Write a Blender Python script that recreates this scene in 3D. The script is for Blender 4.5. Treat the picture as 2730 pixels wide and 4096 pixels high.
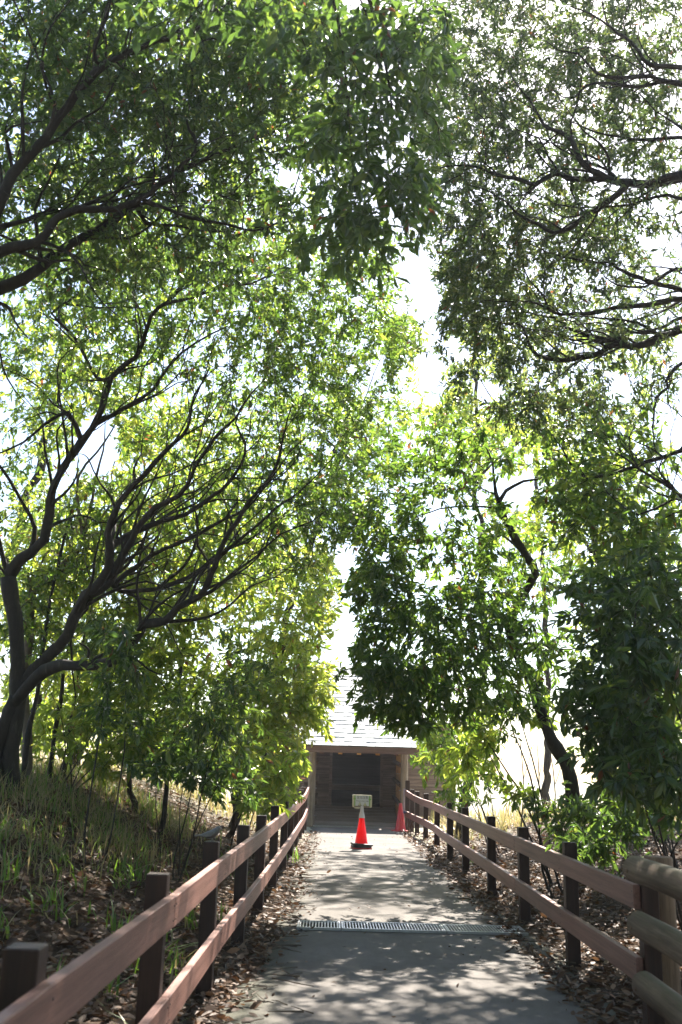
import bpy, math, random
import numpy as np
from mathutils import Matrix, Vector

SC = bpy.context.scene
for o in list(bpy.data.objects):
    bpy.data.objects.remove(o)
rng = np.random.default_rng(11)
random.seed(5)
rad = math.radians

# ------------------------------------------------------------------ camera, sky, sun, exposure
PITCH, ROLL, EYE = 14.3, 1.6, 1.45
cam_d = bpy.data.cameras.new('camera')
cam = bpy.data.objects.new('camera', cam_d)
SC.collection.objects.link(cam)
cam.rotation_mode = 'XYZ'
cam.matrix_world = Matrix.Translation((0, 0, EYE)) @ Matrix.Rotation(rad(90 + PITCH), 4, 'X') @ Matrix.Rotation(rad(ROLL), 4, 'Z')
cam_d.sensor_fit = 'VERTICAL'
cam_d.sensor_height = 36.0
cam_d.lens = 35.0
cam_d.clip_start = 0.05
cam_d.clip_end = 2000
cam_d.dof.use_dof = True
cam_d.dof.focus_distance = 14.0
cam_d.dof.aperture_fstop = 3.5
SC.camera = cam

SUN_EL, SUN_AZ = 48.0, 16.0
world = bpy.data.worlds.new('World')
SC.world = world
world.use_nodes = True
wn = world.node_tree
wn.nodes.clear()
wo = wn.nodes.new('ShaderNodeOutputWorld')
wb = wn.nodes.new('ShaderNodeBackground')
ws = wn.nodes.new('ShaderNodeTexSky')
ws.sky_type = 'NISHITA'
ws.sun_disc = False
ws.sun_elevation = rad(SUN_EL)
ws.sun_rotation = rad(SUN_AZ)
ws.air_density = 1.0
ws.dust_density = 1.0
ws.ozone_density = 1.0
wn.links.new(ws.outputs[0], wb.inputs[0])
wb.inputs[1].default_value = 0.075
wn.links.new(wb.outputs[0], wo.inputs[0])

sun_d = bpy.data.lights.new('sun', 'SUN')
sun_d.energy = 5.0
sun_d.angle = rad(0.5)
sun_d.color = (1.0, 0.94, 0.84)
sun = bpy.data.objects.new('sun', sun_d)
SC.collection.objects.link(sun)
SUNV = Vector((math.sin(rad(SUN_AZ)) * math.cos(rad(SUN_EL)), math.cos(rad(SUN_AZ)) * math.cos(rad(SUN_EL)), math.sin(rad(SUN_EL))))
sun.rotation_euler = SUNV.to_track_quat('Z', 'Y').to_euler()
sun.location = (3, 10, 30)

SC.view_settings.view_transform = 'Standard'
SC.view_settings.look = 'None'
SC.view_settings.exposure = 2.15
SC.view_settings.gamma = 1.0
SC.view_settings.use_curve_mapping = False
SC.cycles.max_bounces = 10
SC.cycles.diffuse_bounces = 5
SC.cycles.glossy_bounces = 3
SC.cycles.transmission_bounces = 6
SC.cycles.transparent_max_bounces = 8
SC.cycles.sample_clamp_indirect = 8.0
SC.cycles.use_denoising = True

# ------------------------------------------------------------------ where things stand (pixels of the photograph -> metres)
FPX = 35 / 36 * 1024


def _rx(a):
    c, s = math.cos(a), math.sin(a)
    return np.array([[1, 0, 0], [0, c, -s], [0, s, c]])


def _rz(a):
    c, s = math.cos(a), math.sin(a)
    return np.array([[c, -s, 0], [s, c, 0], [0, 0, 1]])


CAM = np.array([0, 0, EYE])
ROT = _rx(rad(90 + PITCH)) @ _rz(rad(ROLL))


def at(px, py, d):
    """point at forward distance d (m) seen at photo pixel px,py; arrays allowed"""
    px, py, d = np.broadcast_arrays(np.asarray(px, float), np.asarray(py, float), np.asarray(d, float))
    v = np.stack([(px / 4.003 - 341) / FPX, -(py / 4 - 512) / FPX, -np.ones_like(px)], -1) @ ROT.T
    return CAM + v * (d / v[..., 1])[..., None]


def proj(P):
    q = (np.asarray(P) - CAM) @ ROT
    return (q[..., 0] / -q[..., 2] * FPX + 341) * 4.003, (512 - q[..., 1] / -q[..., 2] * FPX) * 4, -q[..., 2]


def sstep(t):
    t = np.clip(t, 0, 1)
    return t * t * (3 - 2 * t)


_PH = rng.uniform(0, 6.28, (10, 2))
_FR = rng.normal(0, 1, (10, 2))


def wob(x, y, s=1.0):
    r = 0
    for k in range(10):
        f = (0.5 + 0.28 * k) * s
        r = r + np.sin(_FR[k, 0] * f * x + _FR[k, 1] * f * y + _PH[k, 0]) / (1 + 0.45 * k)
    return r * 0.25


def gz(x, y):
    """height of the ground"""
    x = np.asarray(x, float)
    y = np.asarray(y, float)
    fade = 1 - sstep((y - 21) / 7.0)
    l = sstep((-0.62 - x) / 4.2) * 1.25 * (0.35 + 0.65 * sstep((y - 1.0) / 7)) * (0.12 + 0.88 * fade)
    l = l * (1 - sstep((-x - 7) / 8))
    r = sstep((x - 2.0) / 3.2) * 0.52 * fade * (1 - sstep((x - 7) / 7))
    edge = sstep((np.abs(x - 0.65) - 1.05) / 0.5)
    return (l + r) + wob(x, y) * 0.07 * sstep((np.abs(x - 0.65) - 1.3) / 1.5) - 0.03 + 0.035 * edge


# ------------------------------------------------------------------ materials
def mat(name):
    m = bpy.data.materials.new(name)
    m.use_nodes = True
    nt = m.node_tree
    return m, nt, nt.nodes['Principled BSDF'], nt.nodes['Material Output']


def ramp(nt, fac, stops, interp='LINEAR'):
    n = nt.nodes.new('ShaderNodeValToRGB')
    n.color_ramp.interpolation = interp
    e = n.color_ramp.elements
    while len(e) < len(stops):
        e.new(0.5)
    for k, (p, c) in enumerate(stops):
        e[k].position = p
        e[k].color = (*c, 1)
    nt.links.new(fac, n.inputs[0])
    return n.outputs[0]


def noise(nt, scale, detail=4, rough=0.6, vec=None, dim=None):
    n = nt.nodes.new('ShaderNodeTexNoise')
    n.inputs['Scale'].default_value = scale
    n.inputs['Detail'].default_value = detail
    n.inputs['Roughness'].default_value = rough
    if vec is not None:
        nt.links.new(vec, n.inputs['Vector'])
    return n.outputs[0]


def coords(nt, scale=(1, 1, 1), kind='Object'):
    t = nt.nodes.new('ShaderNodeTexCoord')
    m = nt.nodes.new('ShaderNodeMapping')
    m.inputs['Scale'].default_value = scale
    nt.links.new(t.outputs[kind], m.inputs['Vector'])
    return m.outputs[0]


def wpos(nt, scale=(1, 1, 1)):
    t = nt.nodes.new('ShaderNodeNewGeometry')
    m = nt.nodes.new('ShaderNodeMapping')
    m.inputs['Scale'].default_value = scale
    nt.links.new(t.outputs['Position'], m.inputs['Vector'])
    return m.outputs[0]


def bump(nt, bsdf, h, strength=0.3, dist=0.02):
    b = nt.nodes.new('ShaderNodeBump')
    b.inputs['Strength'].default_value = strength
    b.inputs['Distance'].default_value = dist
    nt.links.new(h, b.inputs['Height'])
    nt.links.new(b.outputs[0], bsdf.inputs['Normal'])


def mixc(nt, fac, a, b, mode='MIX'):
    n = nt.nodes.new('ShaderNodeMix')
    n.data_type = 'RGBA'
    n.blend_type = mode
    for sock, v in ((n.inputs[0], fac), (n.inputs[6], a), (n.inputs[7], b)):
        if isinstance(v, (int, float)):
            sock.default_value = v
        elif isinstance(v, tuple):
            sock.default_value = (*v, 1)
        else:
            nt.links.new(v, sock)
    return n.outputs[2]


def wood_mat(name, c1, c2, rough=0.7, axis=2, scale=1.0, grain=14, bmp=0.25, moss=None, spec=0.3, wear=0.45):
    m, nt, b, _ = mat(name)
    sc = [grain * scale] * 3
    sc[axis] = 0.55 * scale
    inf = nt.nodes.new('ShaderNodeObjectInfo')
    tc = nt.nodes.new('ShaderNodeTexCoord')
    ad = nt.nodes.new('ShaderNodeVectorMath')
    ad.operation = 'MULTIPLY_ADD'
    nt.links.new(inf.outputs['Random'], ad.inputs[0])
    ad.inputs[1].default_value = (37, 91, 53)
    nt.links.new(tc.outputs['Object'], ad.inputs[2])

    def mp(v):
        q = nt.nodes.new('ShaderNodeMapping')
        q.inputs['Scale'].default_value = v
        nt.links.new(ad.outputs[0], q.inputs['Vector'])
        return q.outputs[0]
    n1 = noise(nt, 1.6, 8, 0.7, mp(tuple(sc)))
    fine = noise(nt, 5.0, 6, 0.75, mp(tuple(2.2 * x if k != axis else 1.6 * x for k, x in enumerate(sc))))
    col = ramp(nt, n1, [(0.3, tuple(0.72 * x for x in c1)), (0.42, c1), (0.62, c2), (0.8, tuple(min(1, 1.18 * x) for x in c2))])
    col = mixc(nt, 0.55, col, ramp(nt, fine, [(0.36, (0.5, 0.47, 0.45)), (0.52, (1, 1, 1))]), 'MULTIPLY')
    n2 = noise(nt, 2.3, 5, 0.65, mp((1, 1, 1)))
    col = mixc(nt, ramp(nt, n2, [(0.42, (0, 0, 0)), (0.75, (wear, wear, wear))]), col, tuple(0.45 * x for x in c1))
    # whole-piece variation
    hv = nt.nodes.new('ShaderNodeHueSaturation')
    mr = nt.nodes.new('ShaderNodeMapRange')
    mr.inputs[3].default_value = 0.82
    mr.inputs[4].default_value = 1.18
    nt.links.new(inf.outputs['Random'], mr.inputs[0])
    nt.links.new(mr.outputs[0], hv.inputs['Value'])
    nt.links.new(col, hv.inputs['Color'])
    col = hv.outputs[0]
    if moss:
        g = nt.nodes.new('ShaderNodeNewGeometry')
        s = nt.nodes.new('ShaderNodeSeparateXYZ')
        nt.links.new(g.outputs['Normal'], s.inputs[0])
        mu = nt.nodes.new('ShaderNodeMath')
        mu.operation = 'MULTIPLY'
        nt.links.new(s.outputs[2], mu.inputs[0])
        nt.links.new(noise(nt, 9, 5, 0.7), mu.inputs[1])
        col = mixc(nt, ramp(nt, mu.outputs[0], [(0.34, (0, 0, 0)), (0.56, (0.7, 0.7, 0.7))]), col, moss)
    nt.links.new(col, b.inputs['Base Color'])
    b.inputs['Roughness'].default_value = rough
    b.inputs['Specular IOR Level'].default_value = spec
    bump(nt, b, fine, bmp, 0.012)
    return m


def plain(name, c, rough=0.5, metal=0.0, spec=0.5, var=0.12, vs=8):
    m, nt, b, _ = mat(name)
    n = noise(nt, vs, 4, 0.6, coords(nt))
    nt.links.new(ramp(nt, n, [(0.25, tuple(x * (1 - var) for x in c)), (0.75, tuple(min(1, x * (1 + var)) for x in c))]), b.inputs['Base Color'])
    b.inputs['Roughness'].default_value = rough
    b.inputs['Metallic'].default_value = metal
    b.inputs['Specular IOR Level'].default_value = spec
    return m


def leaf_mat(name, stops, tstops, trans=0.45, rough=0.36, spec=0.5):
    m, nt, b, out = mat(name)
    a = nt.nodes.new('ShaderNodeAttribute')
    a.attribute_name = 'tint'
    b.inputs['Roughness'].default_value = rough
    b.inputs['Specular IOR Level'].default_value = spec
    nt.links.new(ramp(nt, a.outputs['Fac'], stops), b.inputs['Base Color'])
    t = nt.nodes.new('ShaderNodeBsdfTranslucent')
    nt.links.new(ramp(nt, a.outputs['Fac'], tstops), t.inputs['Color'])
    mx = nt.nodes.new('ShaderNodeMixShader')
    mx.inputs[0].default_value = trans
    nt.links.new(b.outputs[0], mx.inputs[1])
    nt.links.new(t.outputs[0], mx.inputs[2])
    nt.links.new(mx.outputs[0], out.inputs['Surface'])
    return m


BR = (0.13, 0.055, 0.025)
M = {}
M['leaf_fine'] = leaf_mat('fine green foliage', [(0.0, (0.034, 0.058, 0.02)), (0.5, (0.056, 0.09, 0.028)), (0.93, (0.10, 0.135, 0.036)), (0.985, BR)],
                          [(0.0, (0.14, 0.27, 0.03)), (0.5, (0.26, 0.42, 0.045)), (0.93, (0.48, 0.57, 0.07)), (0.985, (0.3, 0.12, 0.04))], 0.46, 0.34, 0.6)
M['leaf_dark'] = leaf_mat('dark evergreen foliage', [(0.0, (0.028, 0.048, 0.022)), (0.6, (0.044, 0.072, 0.028)), (0.93, (0.07, 0.10, 0.03)), (0.985, BR)],
                          [(0.0, (0.10, 0.19, 0.03)), (0.6, (0.18, 0.30, 0.045)), (0.93, (0.38, 0.48, 0.06)), (0.985, (0.3, 0.10, 0.03))], 0.42, 0.30, 0.65)
M['leaf_grey'] = leaf_mat('small grey green foliage', [(0.0, (0.036, 0.05, 0.028)), (0.6, (0.056, 0.075, 0.038)), (0.93, (0.09, 0.105, 0.045)), (0.985, BR)],
                          [(0.0, (0.09, 0.16, 0.035)), (0.6, (0.16, 0.24, 0.055)), (0.93, (0.34, 0.38, 0.08)), (0.985, (0.3, 0.12, 0.04))], 0.4, 0.36, 0.6)
M['leaf_lime'] = leaf_mat('yellow green foliage', [(0.0, (0.045, 0.078, 0.024)), (0.5, (0.08, 0.12, 0.032)), (0.93, (0.13, 0.15, 0.04)), (0.985, BR)],
                          [(0.0, (0.32, 0.48, 0.045)), (0.5, (0.52, 0.66, 0.07)), (0.93, (0.70, 0.70, 0.11)), (0.985, (0.35, 0.15, 0.05))], 0.5, 0.34, 0.6)
M['grass'] = leaf_mat('bank grass', [(0.0, (0.05, 0.09, 0.018)), (0.35, (0.085, 0.14, 0.03)), (0.55, (0.22, 0.19, 0.08)), (1.0, (0.40, 0.31, 0.18))],
                      [(0.0, (0.18, 0.34, 0.03)), (0.35, (0.3, 0.5, 0.05)), (0.55, (0.4, 0.36, 0.12)), (1.0, (0.45, 0.33, 0.16))], 0.4, 0.5)
M['litter'] = leaf_mat('fallen leaves', [(0.0, (0.035, 0.02, 0.012)), (0.35, (0.085, 0.046, 0.026)), (0.7, (0.16, 0.093, 0.055)), (0.92, (0.26, 0.175, 0.12)), (1.0, (0.2, 0.08, 0.025))],
                       [(0.0, (0.1, 0.04, 0.02)), (0.7, (0.25, 0.13, 0.06)), (1.0, (0.4, 0.18, 0.06))], 0.14, 0.6, 0.25)
m, nt, b, _ = mat('tree bark')
v = wpos(nt, (5, 5, 1.6))
n1 = noise(nt, 3.0, 6, 0.7, v)
nt.links.new(ramp(nt, n1, [(0.3, (0.016, 0.012, 0.009)), (0.58, (0.034, 0.025, 0.018)), (0.8, (0.095, 0.076, 0.06))]), b.inputs['Base Color'])
b.inputs['Roughness'].default_value = 0.85
bump(nt, b, n1, 0.6, 0.03)
M['bark'] = m
M['bark_pale'] = plain('pale bark', (0.15, 0.115, 0.085), 0.85, var=0.35, vs=18)

m, nt, b, _ = mat('forest floor')
n1 = noise(nt, 5.5, 8, 0.72, wpos(nt))
n2 = noise(nt, 38, 5, 0.7, wpos(nt))
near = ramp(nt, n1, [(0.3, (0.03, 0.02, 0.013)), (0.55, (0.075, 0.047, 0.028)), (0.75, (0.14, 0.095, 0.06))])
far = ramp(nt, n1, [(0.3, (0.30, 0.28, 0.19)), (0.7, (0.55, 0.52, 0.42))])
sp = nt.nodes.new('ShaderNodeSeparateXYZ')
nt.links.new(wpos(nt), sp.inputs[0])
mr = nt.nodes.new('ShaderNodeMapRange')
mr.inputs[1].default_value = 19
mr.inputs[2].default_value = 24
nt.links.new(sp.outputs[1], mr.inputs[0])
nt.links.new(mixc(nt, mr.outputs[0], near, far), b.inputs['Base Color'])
b.inputs['Roughness'].default_value = 0.95
b.inputs['Specular IOR Level'].default_value = 0.1
bump(nt, b, n2, 0.8, 0.05)
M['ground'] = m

m, nt, b, _ = mat('worn grey path paving')
p = wpos(nt)
n1 = noise(nt, 1.1, 5, 0.6, p)
n2 = noise(nt, 130, 4, 0.75, p)
n3 = noise(nt, 14, 6, 0.7, wpos(nt, (1.0, 0.45, 1.0)))
col = ramp(nt, n1, [(0.25, (0.125, 0.11, 0.098)), (0.5, (0.18, 0.162, 0.148)), (0.75, (0.225, 0.203, 0.188))])
col = mixc(nt, 0.55, col, ramp(nt, n3, [(0.3, (0.62, 0.61, 0.60)), (0.65, (1, 1, 1))]), 'MULTIPLY')
col = mixc(nt, 0.5, col, ramp(nt, n2, [(0.3, (0.4, 0.4, 0.4)), (0.6, (1, 1, 1)), (0.8, (1.4, 1.4, 1.4))]), 'MULTIPLY')
sx = nt.nodes.new('ShaderNodeSeparateXYZ')
nt.links.new(p, sx.inputs[0])
mr = nt.nodes.new('ShaderNodeMath')
mr.operation = 'SUBTRACT'
mr.inputs[1].default_value = 0.68
nt.links.new(sx.outputs[0], mr.inputs[0])
ab = nt.nodes.new('ShaderNodeMath')
ab.operation = 'ABSOLUTE'
nt.links.new(mr.outputs[0], ab.inputs[0])
ad = nt.nodes.new('ShaderNodeMath')
ad.operation = 'MULTIPLY_ADD'
nt.links.new(n3, ad.inputs[0])
ad.inputs[1].default_value = 0.5
nt.links.new(ab.outputs[0], ad.inputs[2])
mr2 = nt.nodes.new('ShaderNodeMapRange')
mr2.inputs[1].default_value = 1.12
mr2.inputs[2].default_value = 1.42
mr2.inputs[4].default_value = 0.75
nt.links.new(ad.outputs[0], mr2.inputs[0])
col = mixc(nt, mr2.outputs[0], col, (0.06, 0.06, 0.036))
nt.links.new(col, b.inputs['Base Color'])
b.inputs['Roughness'].default_value = 0.9
b.inputs['Specular IOR Level'].default_value = 0.25
bump(nt, b, n2, 0.55, 0.012)
M['path'] = m

M['rail'] = wood_mat('faded pinkish brown board', (0.21, 0.095, 0.070), (0.30, 0.146, 0.111), 0.5, axis=0, grain=20, spec=0.4, bmp=0.3, wear=0.3)
M['post'] = wood_mat('dark red brown post paint', (0.030, 0.013, 0.009), (0.056, 0.024, 0.016), 0.5, axis=2, grain=16, spec=0.35, bmp=0.3)
M['log'] = wood_mat('weathered grey log', (0.10, 0.064, 0.038), (0.21, 0.142, 0.09), 0.75, axis=0, grain=12, moss=(0.075, 0.078, 0.028))
M['log_post'] = wood_mat('pale brown log', (0.15, 0.09, 0.055), (0.26, 0.165, 0.10), 0.75, axis=2, grain=14)
M['barn_post'] = wood_mat('weathered porch log', (0.22, 0.165, 0.12), (0.44, 0.35, 0.26), 0.8, axis=2, grain=10)
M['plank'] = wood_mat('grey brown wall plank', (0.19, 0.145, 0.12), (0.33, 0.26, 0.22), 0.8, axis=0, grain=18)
M['plank_dark'] = wood_mat('plank darkened for shade', (0.045, 0.043, 0.047), (0.08, 0.076, 0.082), 0.6, axis=0, grain=18)  # plank tone darkened to deepen the shade inside the opening
M['sunlit_wood'] = wood_mat('orange timber with painted sunlight', (0.60, 0.28, 0.07), (0.85, 0.45, 0.13), 0.6, axis=0, grain=14)  # orange wood, colour raised to stand in for sunlight on it
M['fascia'] = wood_mat('brown fascia board', (0.15, 0.085, 0.065), (0.23, 0.135, 0.105), 0.65, axis=0, grain=18)
M['floorboard'] = wood_mat('grey porch floor', (0.25, 0.225, 0.20), (0.40, 0.365, 0.33), 0.8, axis=0, grain=16)
M['shingle'] = plain('pale blue grey shingle', (0.25, 0.28, 0.31), 0.62, var=0.2, vs=25)
M['shingle_b'] = plain('mid blue grey shingle', (0.19, 0.215, 0.24), 0.62, var=0.2, vs=25)
M['underlay'] = plain('roof underlay', (0.05, 0.052, 0.056), 0.9)
M['cone'] = plain('red cone plastic', (0.78, 0.015, 0.025), 0.36, var=0.06)
nt = M['cone'].node_tree
tr = nt.nodes.new('ShaderNodeBsdfTranslucent')
tr.inputs['Color'].default_value = (0.85, 0.02, 0.03, 1)
mx = nt.nodes.new('ShaderNodeMixShader')
mx.inputs[0].default_value = 0.4
nt.links.new(nt.nodes['Principled BSDF'].outputs[0], mx.inputs[1])
nt.links.new(tr.outputs[0], mx.inputs[2])
nt.links.new(mx.outputs[0], nt.nodes['Material Output'].inputs['Surface'])
M['cone_old'] = plain('faded red cone plastic', (0.62, 0.035, 0.04), 0.5, var=0.1)
M['rubber'] = plain('black rubber', (0.02, 0.02, 0.021), 0.6)
M['sleeve'] = plain('translucent white sleeve', (0.62, 0.62, 0.66), 0.3, var=0.04)
M['cream'] = plain('cream sign plastic', (0.62, 0.56, 0.42), 0.4, var=0.05)
M['paper'] = plain('white sign face', (0.62, 0.63, 0.66), 0.35, var=0.03)
M['green_tape'] = plain('green tape', (0.20, 0.42, 0.09), 0.45, var=0.05)
M['ink'] = plain('black lettering', (0.025, 0.028, 0.03), 0.5)
M['yellow'] = plain('pale yellow warning fill', (0.72, 0.70, 0.42), 0.4, var=0.03)
M['steel'] = plain('galvanised steel', (0.36, 0.37, 0.38), 0.38, metal=0.85, var=0.2, vs=30)
M['pit'] = plain('drain pit', (0.012, 0.011, 0.01), 0.95)
M['bird'] = plain('dull pewter', (0.13, 0.12, 0.115), 0.3, metal=0.35, var=0.3, vs=60)
M['beak'] = plain('pale beak', (0.34, 0.26, 0.22), 0.4)
M['blue'] = plain('dark blue clamp', (0.02, 0.03, 0.12), 0.35)
M['pole'] = plain('lilac grey pole', (0.36, 0.30, 0.34), 0.45)
M['stone'] = plain('grey pebble', (0.17, 0.16, 0.15), 0.85, var=0.3)
M['twig'] = plain('dry twig', (0.09, 0.065, 0.045), 0.85, var=0.3, vs=20)

# ------------------------------------------------------------------ object helpers
COL = SC.collection


def link(name, me, parent=None, kind=None):
    o = bpy.data.objects.new(name, me)
    COL.objects.link(o)
    if parent is not None:
        o.parent = parent
    if kind:
        o['kind'] = kind
    return o


def tag(o, label, cat, group=None):
    o['label'] = label
    o['category'] = cat
    if group:
        o['group'] = group
    return o


def thing(name, label, cat, loc=(0, 0, 0), rotz=0.0, group=None):
    o = bpy.data.objects.new(name, None)
    COL.objects.link(o)
    o.location = loc
    o.rotation_euler = (0, 0, rotz)
    o.empty_display_size = 0.1
    return tag(o, label, cat, group)


def raw_mesh(name, V, loops, lens, material, tint=None, smooth=False):
    """fast mesh from flat arrays"""
    me = bpy.data.meshes.new(name)
    V = np.ascontiguousarray(V, np.float32)
    loops = np.ascontiguousarray(loops, np.int32)
    lens = np.ascontiguousarray(lens, np.int32)
    me.vertices.add(len(V))
    me.vertices.foreach_set('co', V.ravel())
    me.loops.add(len(loops))
    me.loops.foreach_set('vertex_index', loops)
    me.polygons.add(len(lens))
    st = np.zeros(len(lens), np.int32)
    st[1:] = np.cumsum(lens)[:-1]
    me.polygons.foreach_set('loop_start', st)
    try:
        me.polygons.foreach_set('loop_total', lens)
    except Exception:
        pass
    me.polygons.foreach_set('use_smooth', np.full(len(lens), smooth, dtype=bool))
    if tint is not None:
        a = me.attributes.new('tint', 'FLOAT', 'POINT')
        a.data.foreach_set('value', np.ascontiguousarray(tint, np.float32))
    if material:
        me.materials.append(material)
    me.update(calc_edges=True)
    return me


class MB:
    def __init__(self):
        self.v = []
        self.f = []

    def add(self, vs, fs):
        n = len(self.v)
        self.v += [tuple(map(float, p)) for p in vs]
        self.f += [tuple(i + n for i in f) for f in fs]
        return self

    def box(self, c, s, R=None):
        x, y, z = (k / 2 for k in s)
        vs = [Vector((a * x, b_ * y, c_ * z)) for a in (-1, 1) for b_ in (-1, 1) for c_ in (-1, 1)]
        if R is not None:
            vs = [R @ p for p in vs]
        vs = [p + Vector(c) for p in vs]
        return self.add(vs, [(0, 1, 3, 2), (4, 6, 7, 5), (0, 4, 5, 1), (2, 3, 7, 6), (0, 2, 6, 4), (1, 5, 7, 3)])

    def lathe(self, prof, n=24, c=(0, 0, 0), cap=True, sq=None):
        vs = []
        for r, z in prof:
            for k in range(n):
                a = 2 * math.pi * k / n
                vs.append((c[0] + r * math.cos(a), c[1] + r * math.sin(a), c[2] + z))
        fs = []
        for i in range(len(prof) - 1):
            for k in range(n):
                fs.append((i * n + k, i * n + (k + 1) % n, (i + 1) * n + (k + 1) % n, (i + 1) * n + k))
        if cap:
            fs.append(tuple(range(n))[::-1])
            fs.append(tuple((len(prof) - 1) * n + k for k in range(n)))
        return self.add(vs, fs)

    def tube(self, pts, rs, n=12, wob_=0.0):
        pts = [Vector(p) for p in pts]
        vs = []
        for i, p in enumerate(pts):
            t = (pts[min(i + 1, len(pts) - 1)] - pts[max(i - 1, 0)]).normalized()
            ref = Vector((0, 0, 1)) if abs(t.z) < 0.9 else Vector((1, 0, 0))
            u = t.cross(ref).normalized()
            w = t.cross(u)
            for k in range(n):
                a = 2 * math.pi * k / n
                r = rs[i] * (1 + wob_ * random.uniform(-1, 1))
                vs.append(p + u * math.cos(a) * r + w * math.sin(a) * r)
        fs = []
        for i in range(len(pts) - 1):
            for k in range(n):
                fs.append((i * n + k, i * n + (k + 1) % n, (i + 1) * n + (k + 1) % n, (i + 1) * n + k))
        fs.append(tuple(range(n))[::-1])
        fs.append(tuple((len(pts) - 1) * n + k for k in range(n)))
        return self.add(vs, fs)

    def mesh(self, name, material, smooth=False, bevel=0.0, seg=1):
        me = bpy.data.meshes.new(name)
        me.from_pydata(self.v, [], self.f)
        import bmesh
        bm = bmesh.new()
        bm.from_mesh(me)
        bmesh.ops.recalc_face_normals(bm, faces=bm.faces)
        if bevel:
            bmesh.ops.bevel(bm, geom=list(bm.edges), offset=bevel, segments=seg, affect='EDGES', profile=0.5)
        bm.to_mesh(me)
        bm.free()
        if smooth:
            me.polygons.foreach_set('use_smooth', [True] * len(me.polygons))
            me.set_sharp_from_angle(angle=rad(38))
        me.materials.append(material)
        return me

    def build(self, name, material, parent=None, smooth=False, bevel=0.0, kind=None, seg=1):
        return link(name, self.mesh(name, material, smooth, bevel, seg), parent, kind)


# ------------------------------------------------------------------ ground and path
xs = np.unique(np.concatenate([np.linspace(-8, 8, 120), -8 - np.geomspace(0.3, 70, 18), 8 + np.geomspace(0.3, 70, 18)]))
ys = np.unique(np.concatenate([np.linspace(-2, 30, 200), -2 - np.geomspace(0.3, 22, 10), 30 + np.geomspace(0.4, 120, 24)]))
X, Y = np.meshgrid(xs, ys, indexing='ij')
Z = gz(X, Y)
nx, ny = X.shape
V = np.stack([X, Y, Z], -1).reshape(-1, 3)
i0 = (np.arange(nx - 1)[:, None] * ny + np.arange(ny - 1)[None]).ravel()
L = np.stack([i0, i0 + ny, i0 + ny + 1, i0 + 1], -1).ravel()
ground = link('ground', raw_mesh('ground', V, L, np.full(len(i0), 4), M['ground'], smooth=True), kind='structure')

py_ = np.linspace(-3, 25.5, 222)
jl = -0.48 + 0.05 * np.sin(py_ * 1.7) + 0.04 * np.sin(py_ * 4.1 + 1) + 0.025 * np.sin(py_ * 9.3) - 0.16 * sstep((9.5 - py_) / 3)
jr = 1.78 + 0.05 * np.sin(py_ * 1.3 + 2) + 0.04 * np.sin(py_ * 3.7) + 0.025 * np.sin(py_ * 8.1) + 0.10 * sstep((13 - py_) / 3) - 0.12 * sstep((py_ - 12) / 4)
nu = 16
u = np.linspace(0, 1, nu)
PX = jl[:, None] * (1 - u) + jr[:, None] * u
PY = np.repeat(py_[:, None], nu, 1)
PZ = 0.008 + 0.004 * wob(PX, PY, 3)
PZ[:, 0] = PZ[:, -1] = -0.02
V = np.stack([PX, PY, PZ], -1).reshape(-1, 3)
i0 = (np.arange(len(py_) - 1)[:, None] * nu + np.arange(nu - 1)[None]).ravel()
L = np.stack([i0, i0 + 1, i0 + nu + 1, i0 + nu], -1).ravel()
path = link('path', raw_mesh('path', V, L, np.full(len(i0), 4), M['path'], smooth=True), kind='structure')

# ------------------------------------------------------------------ shelter at the end of the path
FY, BY = 25.6, 28.6
XL = float(at(1246, 3200, FY)[0])
XR = float(at(1617, 3200, FY)[0])
XC = (XL + XR) / 2
shelter = thing('wooden_shelter', 'wooden shelter with pale shingled roof and dark open porch at the end of the path', 'shelter', (XC, FY, 0))


def SH(x, y, z):
    return (x - XC, y - FY, z)


# wall planks (lapped boards)
def plank_wall(parent, x0, x1, y, z0, z1, m_, h=0.19, facing=-1, tilt=0.012, skip=None):
    sizes = {}
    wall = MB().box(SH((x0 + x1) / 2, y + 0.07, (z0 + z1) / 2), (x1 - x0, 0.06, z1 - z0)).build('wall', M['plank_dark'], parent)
    z = z0
    while z < z1 - 0.05:
        hh = min(h, z1 - z)
        key = (round(x1 - x0, 3), round(hh, 3))
        if key not in sizes:
            b_ = MB()
            w, t = (x1 - x0), 0.022
            b_.add([(-w / 2, -t - tilt, 0.004), (w / 2, -t - tilt, 0.004), (w / 2, 0.0, 0.004), (-w / 2, 0.0, 0.004),
                    (-w / 2, -t, hh), (w / 2, -t, hh), (w / 2, 0.0, hh), (-w / 2, 0.0, hh)],
                   [(0, 1, 5, 4), (1, 2, 6, 5), (2, 3, 7, 6), (3, 0, 4, 7), (0, 3, 2, 1), (4, 5, 6, 7)])
            sizes[key] = b_.mesh('plank', m_)
        o = link('plank', sizes[key], wall)
        o.location = SH((x0 + x1) / 2 + random.uniform(-.004, .004), y + 0.038 + random.uniform(-.003, .003), z)
        z += h
    return wall


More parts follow.
